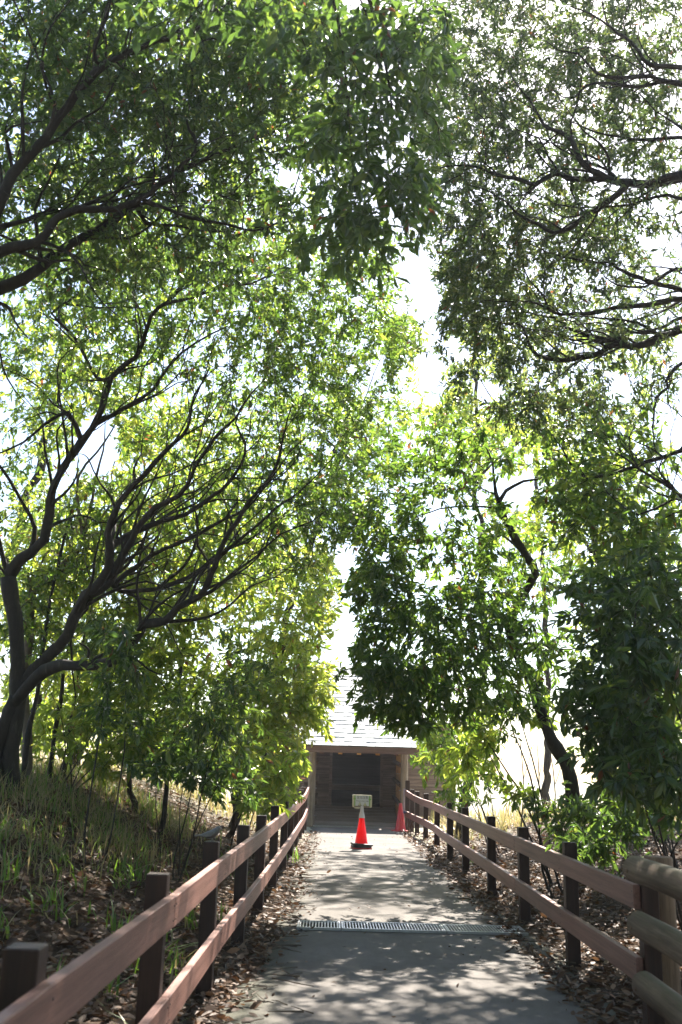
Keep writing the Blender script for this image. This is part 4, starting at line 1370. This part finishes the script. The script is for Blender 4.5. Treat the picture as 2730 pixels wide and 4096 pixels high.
t.grow(tips_in([(2450, 1150, 290, 220, 8.8, 11.5, 75), (1980, 1370, 330, 250, 9.2, 12, 150), (2480, 1480, 250, 230, 9, 11.5, 60), (1830, 1230, 140, 180, 10, 12, 50), (2000, 1150, 300, 150, 9, 11.5, 70), (2250, 1650, 300, 110, 9.5, 11.5, 60)], t.rg, 1.35, 1.0), kink=0.4)
t.build(10, 0.067, 0.34, 0.3, parts=150)

b0 = G(4.6, 9.6)
t = Tree('broadleaf_tree', 'low tangled tree of thin arching twigs reaching in over the dark shrub', 'tree', b0, seed=12)
t.limb([b0, b0 + [-.1, 0.0, 1.2], b0 + [-0.3, 0.1, 2.4], b0 + [-0.5, 0.1, 3.4]], 0.13, 0.07, 'trunk', False)
t.limb(pix([(1700, 1500), (1568, 1522), (1430, 1562), (1300, 1592), (1250, 1640), (1130, 1662), (1000, 1700), (880, 1722), (800, 1692), (740, 1600), (680, 1520), (610, 1430), (560, 1350)], 9.7, 10.4, cD), 0.045, 0.013)
t.limb(pix([(1720, 1920), (1568, 1855), (1480, 1770), (1420, 1700), (1390, 1640), (1430, 1560)], 9.6, 9.2, cD), 0.035, 0.015)
t.limb(pix([(1480, 1790), (1350, 1720), (1240, 1652), (1120, 1570), (1060, 1510), (1000, 1440)], 9.4, 9.4, cD), 0.028, 0.012)
t.limb(pix([(1240, 1652), (1180, 1540), (1170, 1420), (1220, 1330), (1320, 1240)], 9.4, 9.2, cD), 0.012, 0.006)
t.limb(pix([(1700, 1960), (1400, 1840), (1250, 1760), (1230, 1900)], 9.5, 9.3, cD), 0.018, 0.008)
t.limb(pix([(1240, 2000), (1050, 1870), (980, 1800), (955, 1660)], 9.6, 9.8, cD), 0.018, 0.01)
t.limb(pix([(810, 1690), (900, 1760), (1000, 1820), (1080, 1880)], 10.3, 10, cD), 0.015, 0.01)
t.sprout(30, lo=0.008)
t.grow(tips_in([(2430, 1850, 300, 220, 8.8, 11, 75), (2550, 2130, 200, 180, 8.5, 10.5, 60), (2300, 2000, 200, 150, 9.2, 11, 45)], t.rg, 1.0, 0.8), kink=0.6)
t.build(9, 0.095, 0.37, 0.35, parts=120, bare=0.1)

# --- tree with the bent dark trunk on the right
b0 = at(2325, 3345, 13.0)
b0[2] = gz(b0[0], b0[1]) - 0.1
t = Tree('evergreen_tree', 'evergreen tree with a bent dark trunk and big glossy leaves hanging before the roof', 'tree', b0, leaf='leaf_fine', seed=14)
tr = np.concatenate([[b0], pix([(790, 1150), (765, 1050), (745, 900), (725, 770), (675, 655), (605, 560), (555, 430), (530, 330), (480, 180), (430, 40)], 13, 12.6, c5), pix([(850, 1120), (805, 1000), (850, 870), (930, 760), (890, 690), (840, 620), (790, 520), (765, 450)], 12.5, 12, c7)])
t.limb(tr, 0.14, 0.055, 'trunk', False)
t.limb(pix([(765, 450), (800, 400), (870, 360), (980, 335), (1060, 280)], 12, 12, c7), 0.04, 0.015)
t.limb(pix([(765, 450), (745, 380), (735, 280), (700, 200), (640, 120)], 12, 12.3, c7), 0.035, 0.015)
t.limb(pix([(740, 470), (620, 470), (500, 480), (400, 510), (280, 480)], 12, 12.6, c7), 0.022, 0.01)
t.limb(pix([(930, 1215), (850, 1180), (760, 1160), (640, 1095), (560, 1020), (450, 1000)], 12.4, 11.6, c7), 0.03, 0.01)
t.limb(pix([(850, 1110), (780, 1060), (720, 1020), (600, 940), (450, 880), (330, 900)], 12.3, 11.4, c7), 0.03, 0.01)
t.limb(pix([(835, 1075), (900, 1070), (1000, 1085), (1080, 1090), (1200, 1080)], 12.3, 11.5, c7), 0.03, 0.012)
t.limb(pix([(890, 690), (780, 590), (700, 620), (540, 540), (470, 500)], 12.1, 12.4, c7), 0.024, 0.01)
t.grow(tips_in([(1550, 1900, 230, 200, 12, 14.5, 70), (1850, 1870, 300, 200, 11, 13.5, 100), (1560, 2150, 220, 190, 11, 13.5, 95), (1950, 2250, 270, 240, 11, 13.5, 110), (1540, 2430, 170, 200, 11, 13, 75), (1470, 2330, 80, 110, 11, 13, 26), (1450, 2080, 90, 90, 12, 14, 24), (1800, 2530, 280, 230, 10.5, 12.5, 130), (1590, 2760, 190, 150, 10.5, 12.2, 85), (1840, 2780, 230, 140, 10.5, 12.5, 65), (2100, 2560, 200, 230, 10.8, 12.8, 60), (1650, 2880, 100, 60, 10.5, 11.8, 14), (1480, 2700, 90, 90, 10.5, 12, 26), (1540, 2820, 110, 70, 10.5, 12, 26), (1440, 2560, 70, 80, 11, 12.5, 16)], t.rg, 0.5))
t.build(10, 0.10, 0.36, 0.5, up_w=0.9, spread=0.22, fine=False, parts=280, bias=-0.16)

# --- shrubs on the right
def shrub(name, label, cat, x, y, clumps, leaf, stems, L, per, seed, parts=0, droop=0.45, group=None, bias=0.0, r=0.016, bark='bark', wl=0.36, fine=False, up_w=0.9, dens=0.52):
    b1 = G(x, y, -0.03)
    t = Tree(name, label, cat, b1, bark, leaf, group, seed)
    tips = tips_in(clumps, t.rg, dens)
    c = tips.mean(0)
    hi = tips[np.argsort(tips[:, 2])]
    for s in range(stems):
        e = hi[int(len(hi) * (0.45 + 0.53 * (s + 0.5) / stems))] if len(hi) > 3 else c
        st_ = b1 + np.array([t.rg.normal(0, .09), t.rg.normal(0, .09), 0]) * (stems > 1)
        mid = (st_ * 0.55 + e * 0.45) + np.append(t.rg.normal(0, .12, 2), 0.12 * (e[2] - b1[2]))
        t.limb([st_, st_ * .8 + mid * .2 + np.append(t.rg.normal(0, .03, 2), 0.05), mid, e], r * t.rg.uniform(.75, 1.2), r * .35, 'stem', False, wig=0.02)
    t.grow(tips, rtip=0.0022)
    t.build(per + 1, L * 0.86, wl, droop, up_w=up_w, spread=0.22, fine=fine, parts=parts, bias=bias)
    return t


shrub('evergreen_shrub', 'tall dark evergreen shrub with glossy leaves behind the log fence', 'shrub', 2.95, 8.6,
      [(2480, 2430, 260, 180, 7.6, 9.6, 75), (2580, 2720, 200, 230, 7.4, 9.4, 95), (2360, 2800, 150, 160, 8, 9.4, 38), (2590, 3050, 180, 190, 7.4, 9.2, 70), (2400, 3060, 110, 130, 7.8, 9.2, 22), (2680, 2300, 120, 200, 7.5, 9, 30)], 'leaf_dark', 7, 0.125, 10, 21, 280, bias=-0.12)
shrub('evergreen_shrub', 'low dark leafy bush on the litter just behind the log fence', 'shrub', 2.75, 8.9,
      [(2350, 3400, 150, 80, 8.6, 9.6, 30), (2480, 3330, 110, 80, 8.4, 9.4, 18)], 'leaf_dark', 5, 0.10, 8, 22, 100, bias=-0.12, r=0.008)
shrub('sapling', 'forked young tree leaning over the clearing beside the bent trunk', 'sapling', float(at(2240, 3330, 12.2)[0]), 12.2,
      [(2080, 2780, 130, 110, 12, 13, 20), (2120, 3060, 70, 60, 11.8, 12.5, 7), (2030, 2900, 60, 90, 12, 13, 8)], 'leaf_dark', 2, 0.13, 8, 23, 60, r=0.02)
shrub('sapling', 'leaning young tree with mottled green leaves next to the fence posts', 'sapling', float(at(2175, 3330, 13)[0]), 13.0,
      [(1930, 2900, 120, 110, 12.5, 14.5, 26), (1850, 3060, 120, 100, 13, 15, 24), (2060, 3130, 80, 90, 12.5, 13.5, 18), (1960, 3020, 90, 110, 12.5, 14.5, 22), (2140, 2860, 100, 80, 12.5, 14, 14)], 'leaf_lime', 2, 0.13, 8, 24, 60, r=0.026, bias=-.1)
shrub('evergreen_shrub', 'sunlit yellow green bush hanging over the fence beside the porch', 'shrub', 2.75, 17.5,
      [(1800, 2950, 130, 110, 15.5, 18.5, 44), (1720, 3010, 90, 110, 15.5, 18, 22), (1900, 3080, 140, 120, 15.5, 18.5, 34), (1830, 3200, 110, 60, 16, 18.5, 16)], 'leaf_fine', 5, 0.13, 7, 25, 80)
shrub('evergreen_shrub', 'small leafy plant in the litter at the foot of the bent trunk', 'shrub', float(at(2200, 3330, 11.5)[0]), 11.5,
      [(2210, 3250, 110, 70, 11, 12, 16), (2330, 3200, 80, 90, 11, 12, 12)], 'leaf_dark', 4, 0.13, 7, 26, 60, r=0.007)
for k, (px, d, h, lab) in enumerate(((2085, 21.0, 2.4, 'bare thin stem rising out of the bright clearing, second from the porch'), (2210, 20.0, 2.0, 'bare thin stem in the bright clearing nearest the bent trunk'), (2150, 23.5, 2.8, 'faint bare stem far back in the bright clearing'))):
    p = at(px, 3200, d)
    b1 = G(p[0], p[1])
    t = Tree('bare_stem', lab, 'plant', b1, 'bark_pale', 'leaf_lime', 'bare stems in the clearing', 60 + k)
    t.limb([b1, b1 + [0.05, 0, h * .5], b1 + [-0.08, 0, h]], 0.022, 0.008, 'stem', False)
    t.limb([b1 + [0.02, 0, h * .4], b1 + [0.2, 0, h * .62], b1 + [0.26, 0.1, h * .85]], 0.01, 0.005, 'stem')
    t.grow([b1 + [0.3, 0.1, h * .95], b1 + [-0.15, 0, h * 1.1], b1 + [0.2, 0.1, h * .7]])
    t.build(4, 0.08)

shrub('evergreen_shrub', 'mid green bush in the shade between the bent trunk and the tall dark shrub', 'shrub', 3.9, 12.0,
      [(2480, 2950, 170, 200, 11, 13.5, 60), (2620, 3130, 140, 130, 11, 13.5, 34), (2430, 3180, 110, 90, 11.2, 13, 20), (2650, 2850, 110, 160, 11, 13, 24), (2560, 3260, 170, 90, 10.5, 12.5, 40), (2390, 3290, 90, 60, 10.8, 12.5, 16)], 'leaf_fine', 6, 0.125, 8, 27, 60, bias=-.05)
# --- trees behind on the right
def back_tree(label, x, y, clumps, leaf, seed, L=0.13, per=9, dens=0.72, r=0.13, group='trees standing behind along the path', parts=0, bias=0.0, lean=0.3, name='broadleaf_tree', bark='bark'):
    b1 = G(x, y)
    t = Tree(name, label, 'tree', b1, bark, leaf, group, seed)
    tips = tips_in(clumps, t.rg, dens)
    c = tips.mean(0)
    top = tips[np.argmax(tips[:, 2])]
    t.limb([b1, b1 * .6 + c * .4 + np.append(t.rg.normal(0, .15, 2), 0), c, c * .4 + top * .6], r, r * .25, 'trunk', False, wig=0.04)
    for s in range(6):
        e = tips[t.rg.integers(len(tips))]
        k = t.pos[t.rg.integers(int(t.n * .35), t.n)]
        t.limb([k, k * .5 + e * .5 + [0, 0, .2], e], r * .35, r * .08, 'branch')
    t.grow(tips)
    t.build(per + 2, L * 0.86, 0.36, 0.4, parts=parts, bias=bias)


back_tree('broad tree behind the bent trunk filling the space under the low black limbs', 4.6, 16.0, [(2300, 1850, 350, 230, 14.5, 18, 80), (2480, 2250, 300, 280, 14.5, 18, 85), (2150, 2150, 200, 200, 15, 18, 45)], 'leaf_lime', 31, bias=-.1)
back_tree('tree at the far edge of the clearing behind the tall dark shrub', 6.6, 18.5, [(2620, 2600, 200, 250, 16.5, 20, 60), (2650, 2950, 140, 180, 16.5, 20, 45), (2420, 2600, 160, 160, 17, 20, 36)], 'leaf_lime', 32, bias=-.1)
back_tree('feathery pale green tree rising beyond the sky gap over the path', 2.6, 21.5, [(1880, 1450, 230, 200, 19.5, 23, 60), (1960, 1720, 230, 150, 19, 22, 50), (1780, 1680, 100, 120, 20, 22.5, 20)], 'leaf_lime', 33, L=0.15)
back_tree('bright green tree in the gap between the big limbs and the bent trunk', -1.9, 19.5, [(1480, 1700, 220, 150, 17.5, 21, 75), (1350, 1950, 180, 150, 17.5, 21, 50), (1180, 1600, 250, 200, 17.5, 21, 60), (1620, 1340, 100, 110, 16, 18, 34)], 'leaf_fine', 34, L=0.13, bias=.1)
back_tree('pale hazy tree standing furthest back over the clearing', 5.4, 26.0, [(2050, 1500, 330, 260, 24, 28, 70), (1830, 1750, 170, 200, 24, 27, 40), (2250, 1750, 260, 200, 24, 28, 50), (2450, 1400, 250, 260, 24, 28, 40), (2080, 2050, 200, 150, 24, 27, 26)], 'leaf_lime', 35, L=0.17)
# --- trees and shrubs behind on the left
back_tree('sunlit yellow green tree whose leaves hang over the shingled roof edge', -1.8, 17.6, [(1100, 2430, 200, 190, 15.5, 19, 75), (1060, 2730, 250, 190, 15.5, 19, 120), (1210, 2640, 110, 130, 16, 18.5, 42), (1285, 2420, 75, 110, 16, 18.5, 30), (1265, 2790, 80, 120, 15.8, 17.8, 34), (1300, 2250, 70, 90, 16, 18.5, 24), (1010, 2960, 220, 150, 15.5, 18.5, 70), (1160, 2880, 110, 100, 15.8, 18, 26)], 'leaf_lime', 41, L=0.145, r=0.06, parts=150, bias=0.1)
back_tree('mid green tree between the big limbed tree and the yellow green one', -2.9, 15.2, [(650, 2500, 280, 240, 13.6, 16.8, 95), (720, 2830, 260, 190, 13.6, 16.5, 80), (420, 2650, 200, 180, 14, 17, 55)], 'leaf_lime', 42, L=0.13, r=0.06, parts=120)
back_tree('shaded tree far back behind the trunks on the bank', -6.0, 17.5, [(150, 2480, 260, 240, 15.5, 19, 75), (300, 2820, 290, 170, 15.5, 19, 70), (60, 2950, 110, 100, 15.5, 18, 16)], 'leaf_lime', 43, L=0.13, r=0.07)
back_tree('low thicket far back along the foot of the bank', -4.4, 19.5, [(450, 2900, 330, 130, 18, 22, 70), (850, 2950, 250, 130, 18, 22, 60), (120, 2850, 180, 160, 18, 22, 50)], 'leaf_lime', 46, L=0.15, r=0.05)
back_tree('tall lit tree seen through the big limbs from behind', -5.2, 20.5, [(850, 1950, 480, 350, 18.5, 23, 150), (350, 1650, 350, 300, 18.5, 23, 70), (150, 2150, 250, 300, 18.5, 23, 60), (1050, 2200, 250, 200, 18, 22, 60)], 'leaf_lime', 44, L=0.15, r=0.16, bias=0.05)
back_tree('lit tree behind the upper corner limbs of the bank side', -7.5, 19.5, [(500, 900, 600, 450, 18, 23, 130), (150, 400, 300, 350, 17, 21, 50), (950, 350, 400, 350, 18, 22, 70)], 'leaf_lime', 45, L=0.15, r=0.16)
shrub('evergreen_shrub', 'dark leaved shrub on the bank behind the bird', 'shrub', -1.75, 11.4,
      [(860, 2880, 190, 190, 10.8, 12.8, 52), (720, 3060, 220, 110, 11, 13, 36), (930, 3140, 120, 80, 11, 12.6, 22), (980, 2680, 120, 140, 11, 12.6, 20)], 'leaf_dark', 5, 0.125, 8, 51, 150, r=0.011)
shrub('evergreen_shrub', 'leafy bright green bush pressing against the fence near the porch', 'shrub', -1.35, 15.5,
      [(1130, 3070, 110, 130, 14.2, 16.8, 52), (1060, 3190, 110, 90, 13.5, 16, 30)], 'leaf_lime', 5, 0.14, 9, 52, 120, bias=-.12)
shrub('evergreen_shrub', 'yellow green shrub filling the gap under the low sweeping limb', 'shrub', -3.6, 14.2,
      [(500, 2900, 200, 170, 13.2, 15.5, 60), (330, 2760, 180, 170, 13.5, 15.5, 44), (620, 2700, 180, 170, 13.2, 15.5, 44), (200, 2960, 130, 90, 13.5, 15, 16), (700, 3010, 230, 100, 13, 15, 46), (430, 3050, 200, 70, 13.2, 15, 28), (950, 3060, 120, 100, 13, 15, 26)], 'leaf_lime', 6, 0.13, 8, 55, 80, dens=.6)
shrub('sapling', 'slender dark sapling rising straight from the bank grass', 'sapling', float(at(365, 3230, 10.2)[0]), 10.2,
      [(430, 2600, 110, 120, 10, 11, 16), (400, 2850, 90, 100, 10, 10.8, 8)], 'leaf_dark', 1, 0.12, 8, 53, 50, r=0.014)
shrub('sapling', 'slender sapling on the bank leaning towards the bird post', 'sapling', float(at(440, 3170, 10.8)[0]), 10.8,
      [(510, 2680, 100, 120, 10.4, 11.2, 14), (560, 2880, 90, 90, 10.4, 11.2, 8)], 'leaf_dark', 1, 0.12, 8, 54, 50, r=0.013)
for k, (px, d, lab) in enumerate(((90, 13.0, 'thin trunk right behind the big forked base'), (195, 14.5, 'thin trunk second behind the big forked base'), (255, 15.5, 'thin trunk in the shade behind the bank grass'), (660, 14.5, 'thin trunk in the middle of the green thicket'))):
    p = at(px, 3100, d)
    b1 = G(p[0], p[1])
    t = Tree('young_tree', lab, 'tree', b1, 'bark', 'leaf_lime', 'thin trunks behind the bank', 70 + k)
    t.limb([b1, b1 + [0.06, 0, 1.2], b1 + [0.1, 0.1, 2.4], b1 + [0.25, 0.1, 3.6]], 0.05, 0.02, 'trunk', False)
    c = b1 + [0.2, 0.1, 3.6]
    t.grow(c + t.rg.normal(0, [.5, .5, .6], (22, 3)))
    t.build(9, 0.12, droop=.4)

# --- thin added haze imitating lens bloom and veiling glare
m = bpy.data.materials.new('bloom_haze')
m.use_nodes = True
nt = m.node_tree
nt.nodes.clear()
ho = nt.nodes.new('ShaderNodeOutputMaterial')
hv = nt.nodes.new('ShaderNodeVolumePrincipled')
hv.inputs['Color'].default_value = (0.92, 0.95, 1.0, 1)
hv.inputs['Density'].default_value = BLOOM_HAZE
hv.inputs['Anisotropy'].default_value = 0.35
nt.links.new(hv.outputs[0], ho.inputs['Volume'])
if BLOOM_HAZE:
    hz = MB().box((0, 60, 8.5), (170, 190, 21)).build('bloom_haze', m, kind='stuff')

# --- unseen woods behind and beside the viewer, added to block open sky light
rg = np.random.default_rng(90)
n = 52000
P = np.stack([rg.uniform(-16, 16, n), rg.uniform(-16, 13, n), rg.uniform(0.6, 13, n)], -1)
ax = np.abs(P[:, 0] - 0.6)
lim = np.where(P[:, 1] > 1.5, 5.5 + 0.33 * P[:, 1], np.where(P[:, 2] < 3.4, 2.6, 0.0))
ok = (ax > lim) & ((P[:, 1] < -0.5) | (ax > lim)) & (wob(P[:, 0] * 1.3 + P[:, 2], P[:, 1] * 1.3 - P[:, 2] * .6, 1.0) > -0.12)
# nothing where the view passes
px, py, dep = proj(P)
ok &= ~((dep > 0) & (px > -500) & (px < 3230) & (py > -700) & (py < 4500))
ok &= (P[:, 1] < 0.3) | (ax > lim)
P = P[ok]
D, N, S = leaf_frames(P, rg.normal(0, 1, P.shape) + [0, 0, -0.3], 0.9, rg)
Ln = rg.uniform(.28, .5, len(P))
o = link('unseen_woods', leaf_mesh('unseen_woods', P, D, N, S, Ln, Ln * .5, rg.uniform(0, .9, len(P)), M['leaf_dark'], np.zeros(3), T6, F6, rg.uniform(0, .4, len(P))), kind='stuff')
tag(o, 'unseen evergreen woods closing in around the viewer, added to deepen the shade', 'woods')
print('woods', len(P))

# ------------------------------------------------------------------ grass, fallen leaves, twigs
rg = np.random.default_rng(77)


def grass(name, X0, Y0, h, w, dry, seed):
    n = len(X0)
    a = rg.uniform(0, 6.283, n)
    lean = np.abs(rg.normal(0.55, 0.5, n))
    dx_, dy_ = np.cos(a), np.sin(a)
    z0 = gz(X0, Y0) - 0.01
    rows = []
    for t_, wf in ((0, .7), (0.4, 1.0), (0.75, .7), (1.0, 0.05)):
        off = h * lean * t_ ** 1.8
        hh = h * (t_ - 0.35 * lean * t_ ** 2.2)
        c = np.stack([X0 + dx_ * off, Y0 + dy_ * off, z0 + hh], -1)
        s = np.stack([-dy_, dx_, np.zeros(n)], -1) * (w * wf)[:, None] * .5
        rows += [c - s, c + s]
    V = np.stack(rows, 1).reshape(-1, 3)
    f = np.array([0, 1, 3, 2, 2, 3, 5, 4, 4, 5, 7, 6])
    loops = (f[None] + (np.arange(n) * 8)[:, None]).ravel()
    return link(name, raw_mesh(name, V, loops, np.full(n * 3, 4), M['grass'], np.repeat(dry, 8)), kind='stuff')


n = 15000
gx = -1.5 - np.abs(rg.normal(0, 1, n)) * 2.2 - rg.uniform(0, 1.4, n)
gy = rg.uniform(5.2, 17, n)
dens = sstep((gy - 6.0) / 5.5) * (0.25 + 0.75 * (wob(gx, gy, 2.2) > -0.02)) * sstep((-1.25 - gx) / 1.2)
k = rg.random(n) < dens
gx, gy = gx[k], gy[k]
n = len(gx)
tall = sstep((gy - 6.5) / 3.5)
hh = rg.uniform(0.05, 0.2, n) + tall * rg.uniform(0.0, 0.2, n)
dry = np.where(rg.random(n) < 0.66, rg.uniform(0.5, 1.0, n), rg.uniform(0, 0.42, n))
tag(grass('grass', gx, gy, hh, rg.uniform(0.004, 0.015, n), dry, 1), 'tall tangled green and dry grass growing over the bank', 'grass')
# brighter broad bladed tufts
tx, ty = [], []
for _ in range(70):
    y0 = rg.uniform(4.0, 14)
    x0 = -1.15 - rg.uniform(0, 1, 1)[0] ** 1.4 * min(4.2, 0.35 * y0 + 0.4)
    m_ = rg.integers(6, 18)
    tx.append(x0 + rg.normal(0, .06, m_))
    ty.append(y0 + rg.normal(0, .06, m_))
for x0, y0 in ((-0.95, 5.6), (-1.0, 7.4), (2.35, 17.6), (2.2, 16.3), (-0.95, 9.6), (2.3, 20.4), (-0.55, 16.2)):
    tx.append(x0 + rg.normal(0, .05, 14))
    ty.append(y0 + rg.normal(0, .05, 14))
tx, ty = np.concatenate(tx), np.concatenate(ty)
n = len(tx)
tag(grass('grass_tufts', tx, ty, rg.uniform(.12, .34, n), rg.uniform(.010, .02, n), np.where(rg.random(n) < .15, .7, rg.uniform(0.05, .4, n)), 2), 'bright broad bladed grass tufts scattered through the fallen leaves', 'grass')
n = 7000
gx = np.concatenate([rg.uniform(2.4, 9, n // 2), rg.uniform(-7, -1.2, n // 2)])
gy = rg.uniform(20.5, 30, n)
k = (gy < 27.5) | (gx > 3.6) | (gx < -2.4)
gx, gy = gx[k], gy[k]
n = len(gx)
tag(grass('straw_grass', gx, gy, rg.uniform(.2, .6, n), rg.uniform(.012, .03, n), rg.uniform(.45, 1, n), 3), 'pale straw grass in the sunlit clearing beside the shelter', 'grass')


def litter(X0, Y0, L0, nd, name, label, side_parts):
    n = len(X0)
    a = rg.uniform(0, 6.283, n)
    el = rg.normal(0.0, 0.28, n)
    D = np.stack([np.cos(a) * np.cos(el), np.sin(a) * np.cos(el), np.sin(el)], -1)
    up = np.array([0, 0, 1.0]) + rg.normal(0, 0.42, (n, 3))
    N = nrm(up - D * (up * D).sum(-1, keepdims=True))
    S = np.cross(D, N)
    P = np.stack([X0, Y0, gz(X0, Y0) + rg.uniform(0.006, 0.05, n)], -1)
    onpath = (X0 > -0.40) & (X0 < 1.70)
    P[:, 2] = np.where(onpath, rg.uniform(0.016, 0.026, n), P[:, 2])
    Ln = L0 * np.clip(rg.normal(1, .28, n), .4, 1.7)
    Wd = Ln * rg.uniform(.3, .5, n)
    tint = np.clip(rg.beta(1.7, 2.6, n) + rg.normal(0, .1, n), 0, 1)
    curl = rg.normal(0.35, 0.4, n)
    dist = np.linalg.norm(P - CAM, axis=1)
    px, py, dep = proj(P)
    size = np.where((px > 10) & (px < 2720) & (py < 4080) & (dep > .5), Ln / dist, 0)
    top = np.argsort(-size)[:side_parts]
    sel = np.ones(n, bool)
    sel[top] = False
    var = [single_leaf('fallen_leaf', w, t_, M['litter'], T8, F8, c) for w in (.36, .46) for t_ in (.1, .3, .5, .7, .9) for c in (.1, .7)]
    for i in top:
        o = link('fallen_leaf', var[int(rg.integers(0, len(var)))], ground)
        Mx = np.eye(4)
        Mx[:3, 0], Mx[:3, 1], Mx[:3, 2], Mx[:3, 3] = S[i] * Ln[i], D[i] * Ln[i], N[i] * Ln[i], P[i]
        o.matrix_basis = Matrix(Mx.tolist())
    o = link(name, leaf_mesh(name, P[sel], D[sel], N[sel], S[sel], Ln[sel], Wd[sel], tint[sel], M['litter'], np.zeros(3), T6, F6, curl[sel]), kind='stuff')
    return tag(o, label, 'fallen leaves')


n = 26000
y = 2.6 + 20.5 * rg.random(n) ** 1.7
x = -0.46 - np.abs(rg.normal(0, 1, n)) * (0.9 + 0.11 * y)
x = np.where(rg.random(n) < 0.07, -0.50 + np.abs(rg.normal(0, .13, n)), x) - 0.20 * sstep((10.5 - y) / 3.5)
litter(x, y, 0.074, 0, 'leaf_litter', 'brown fallen leaves covering the ground between grass and path', 150)
n = 30000
y = 4.2 + 20 * rg.random(n) ** 1.5
x = 1.80 + np.abs(rg.normal(0, 1, n)) * (1.2 + 0.10 * y)
x = np.where(rg.random(n) < 0.10, 1.74 - np.abs(rg.normal(0, .10, n)), x)
litter(x, y, 0.074, 0, 'leaf_litter', 'brown fallen leaves heaped along the shaded side behind the curving fence', 150)
n = 260
y = rg.uniform(6, 24, n)
x = rg.uniform(-0.4, 1.75, n)
litter(x, y, 0.04, 0, 'leaf_scraps', 'tiny leaf scraps blown onto the paving', 0)

Vs, ls, lns, off = [], [], [], 0
for k in range(420):
    left = rg.random() < .5
    y0 = 4 + 16 * rg.random() ** 1.4
    x0 = (-0.42 - abs(rg.normal(0, .35))) if left else (1.78 + abs(rg.normal(0, .45)))
    if rg.random() < .3:
        x0 = -0.38 + abs(rg.normal(0, .12)) if left else 1.72 - abs(rg.normal(0, .10))
    a, ln_ = rg.uniform(0, 6.28), rg.uniform(.08, .4)
    p = np.array([[x0 + math.cos(a) * ln_ * q + rg.normal(0, .008), y0 + math.sin(a) * ln_ * q + rg.normal(0, .008), 0] for q in (-.5, -.15, .2, .5)])
    p[:, 2] = np.maximum(gz(p[:, 0], p[:, 1]), 0.012) + rg.uniform(.006, .03)
    V, l, g_ = tubes([[0, 1, 2, 3]], p, np.linspace(.005, .002, 4) * rg.uniform(.6, 1.3), np.zeros(3), 4)
    Vs.append(V)
    ls.append(l + off)
    lns.append(g_)
    off += len(V)
tw = link('fallen_twigs', raw_mesh('fallen_twigs', np.concatenate(Vs), np.concatenate(ls), np.concatenate(lns), M['twig']), kind='stuff')
tag(tw, 'thin dry twigs lying among the fallen leaves', 'twigs')

print('LEAVES', sum(NLEAF))
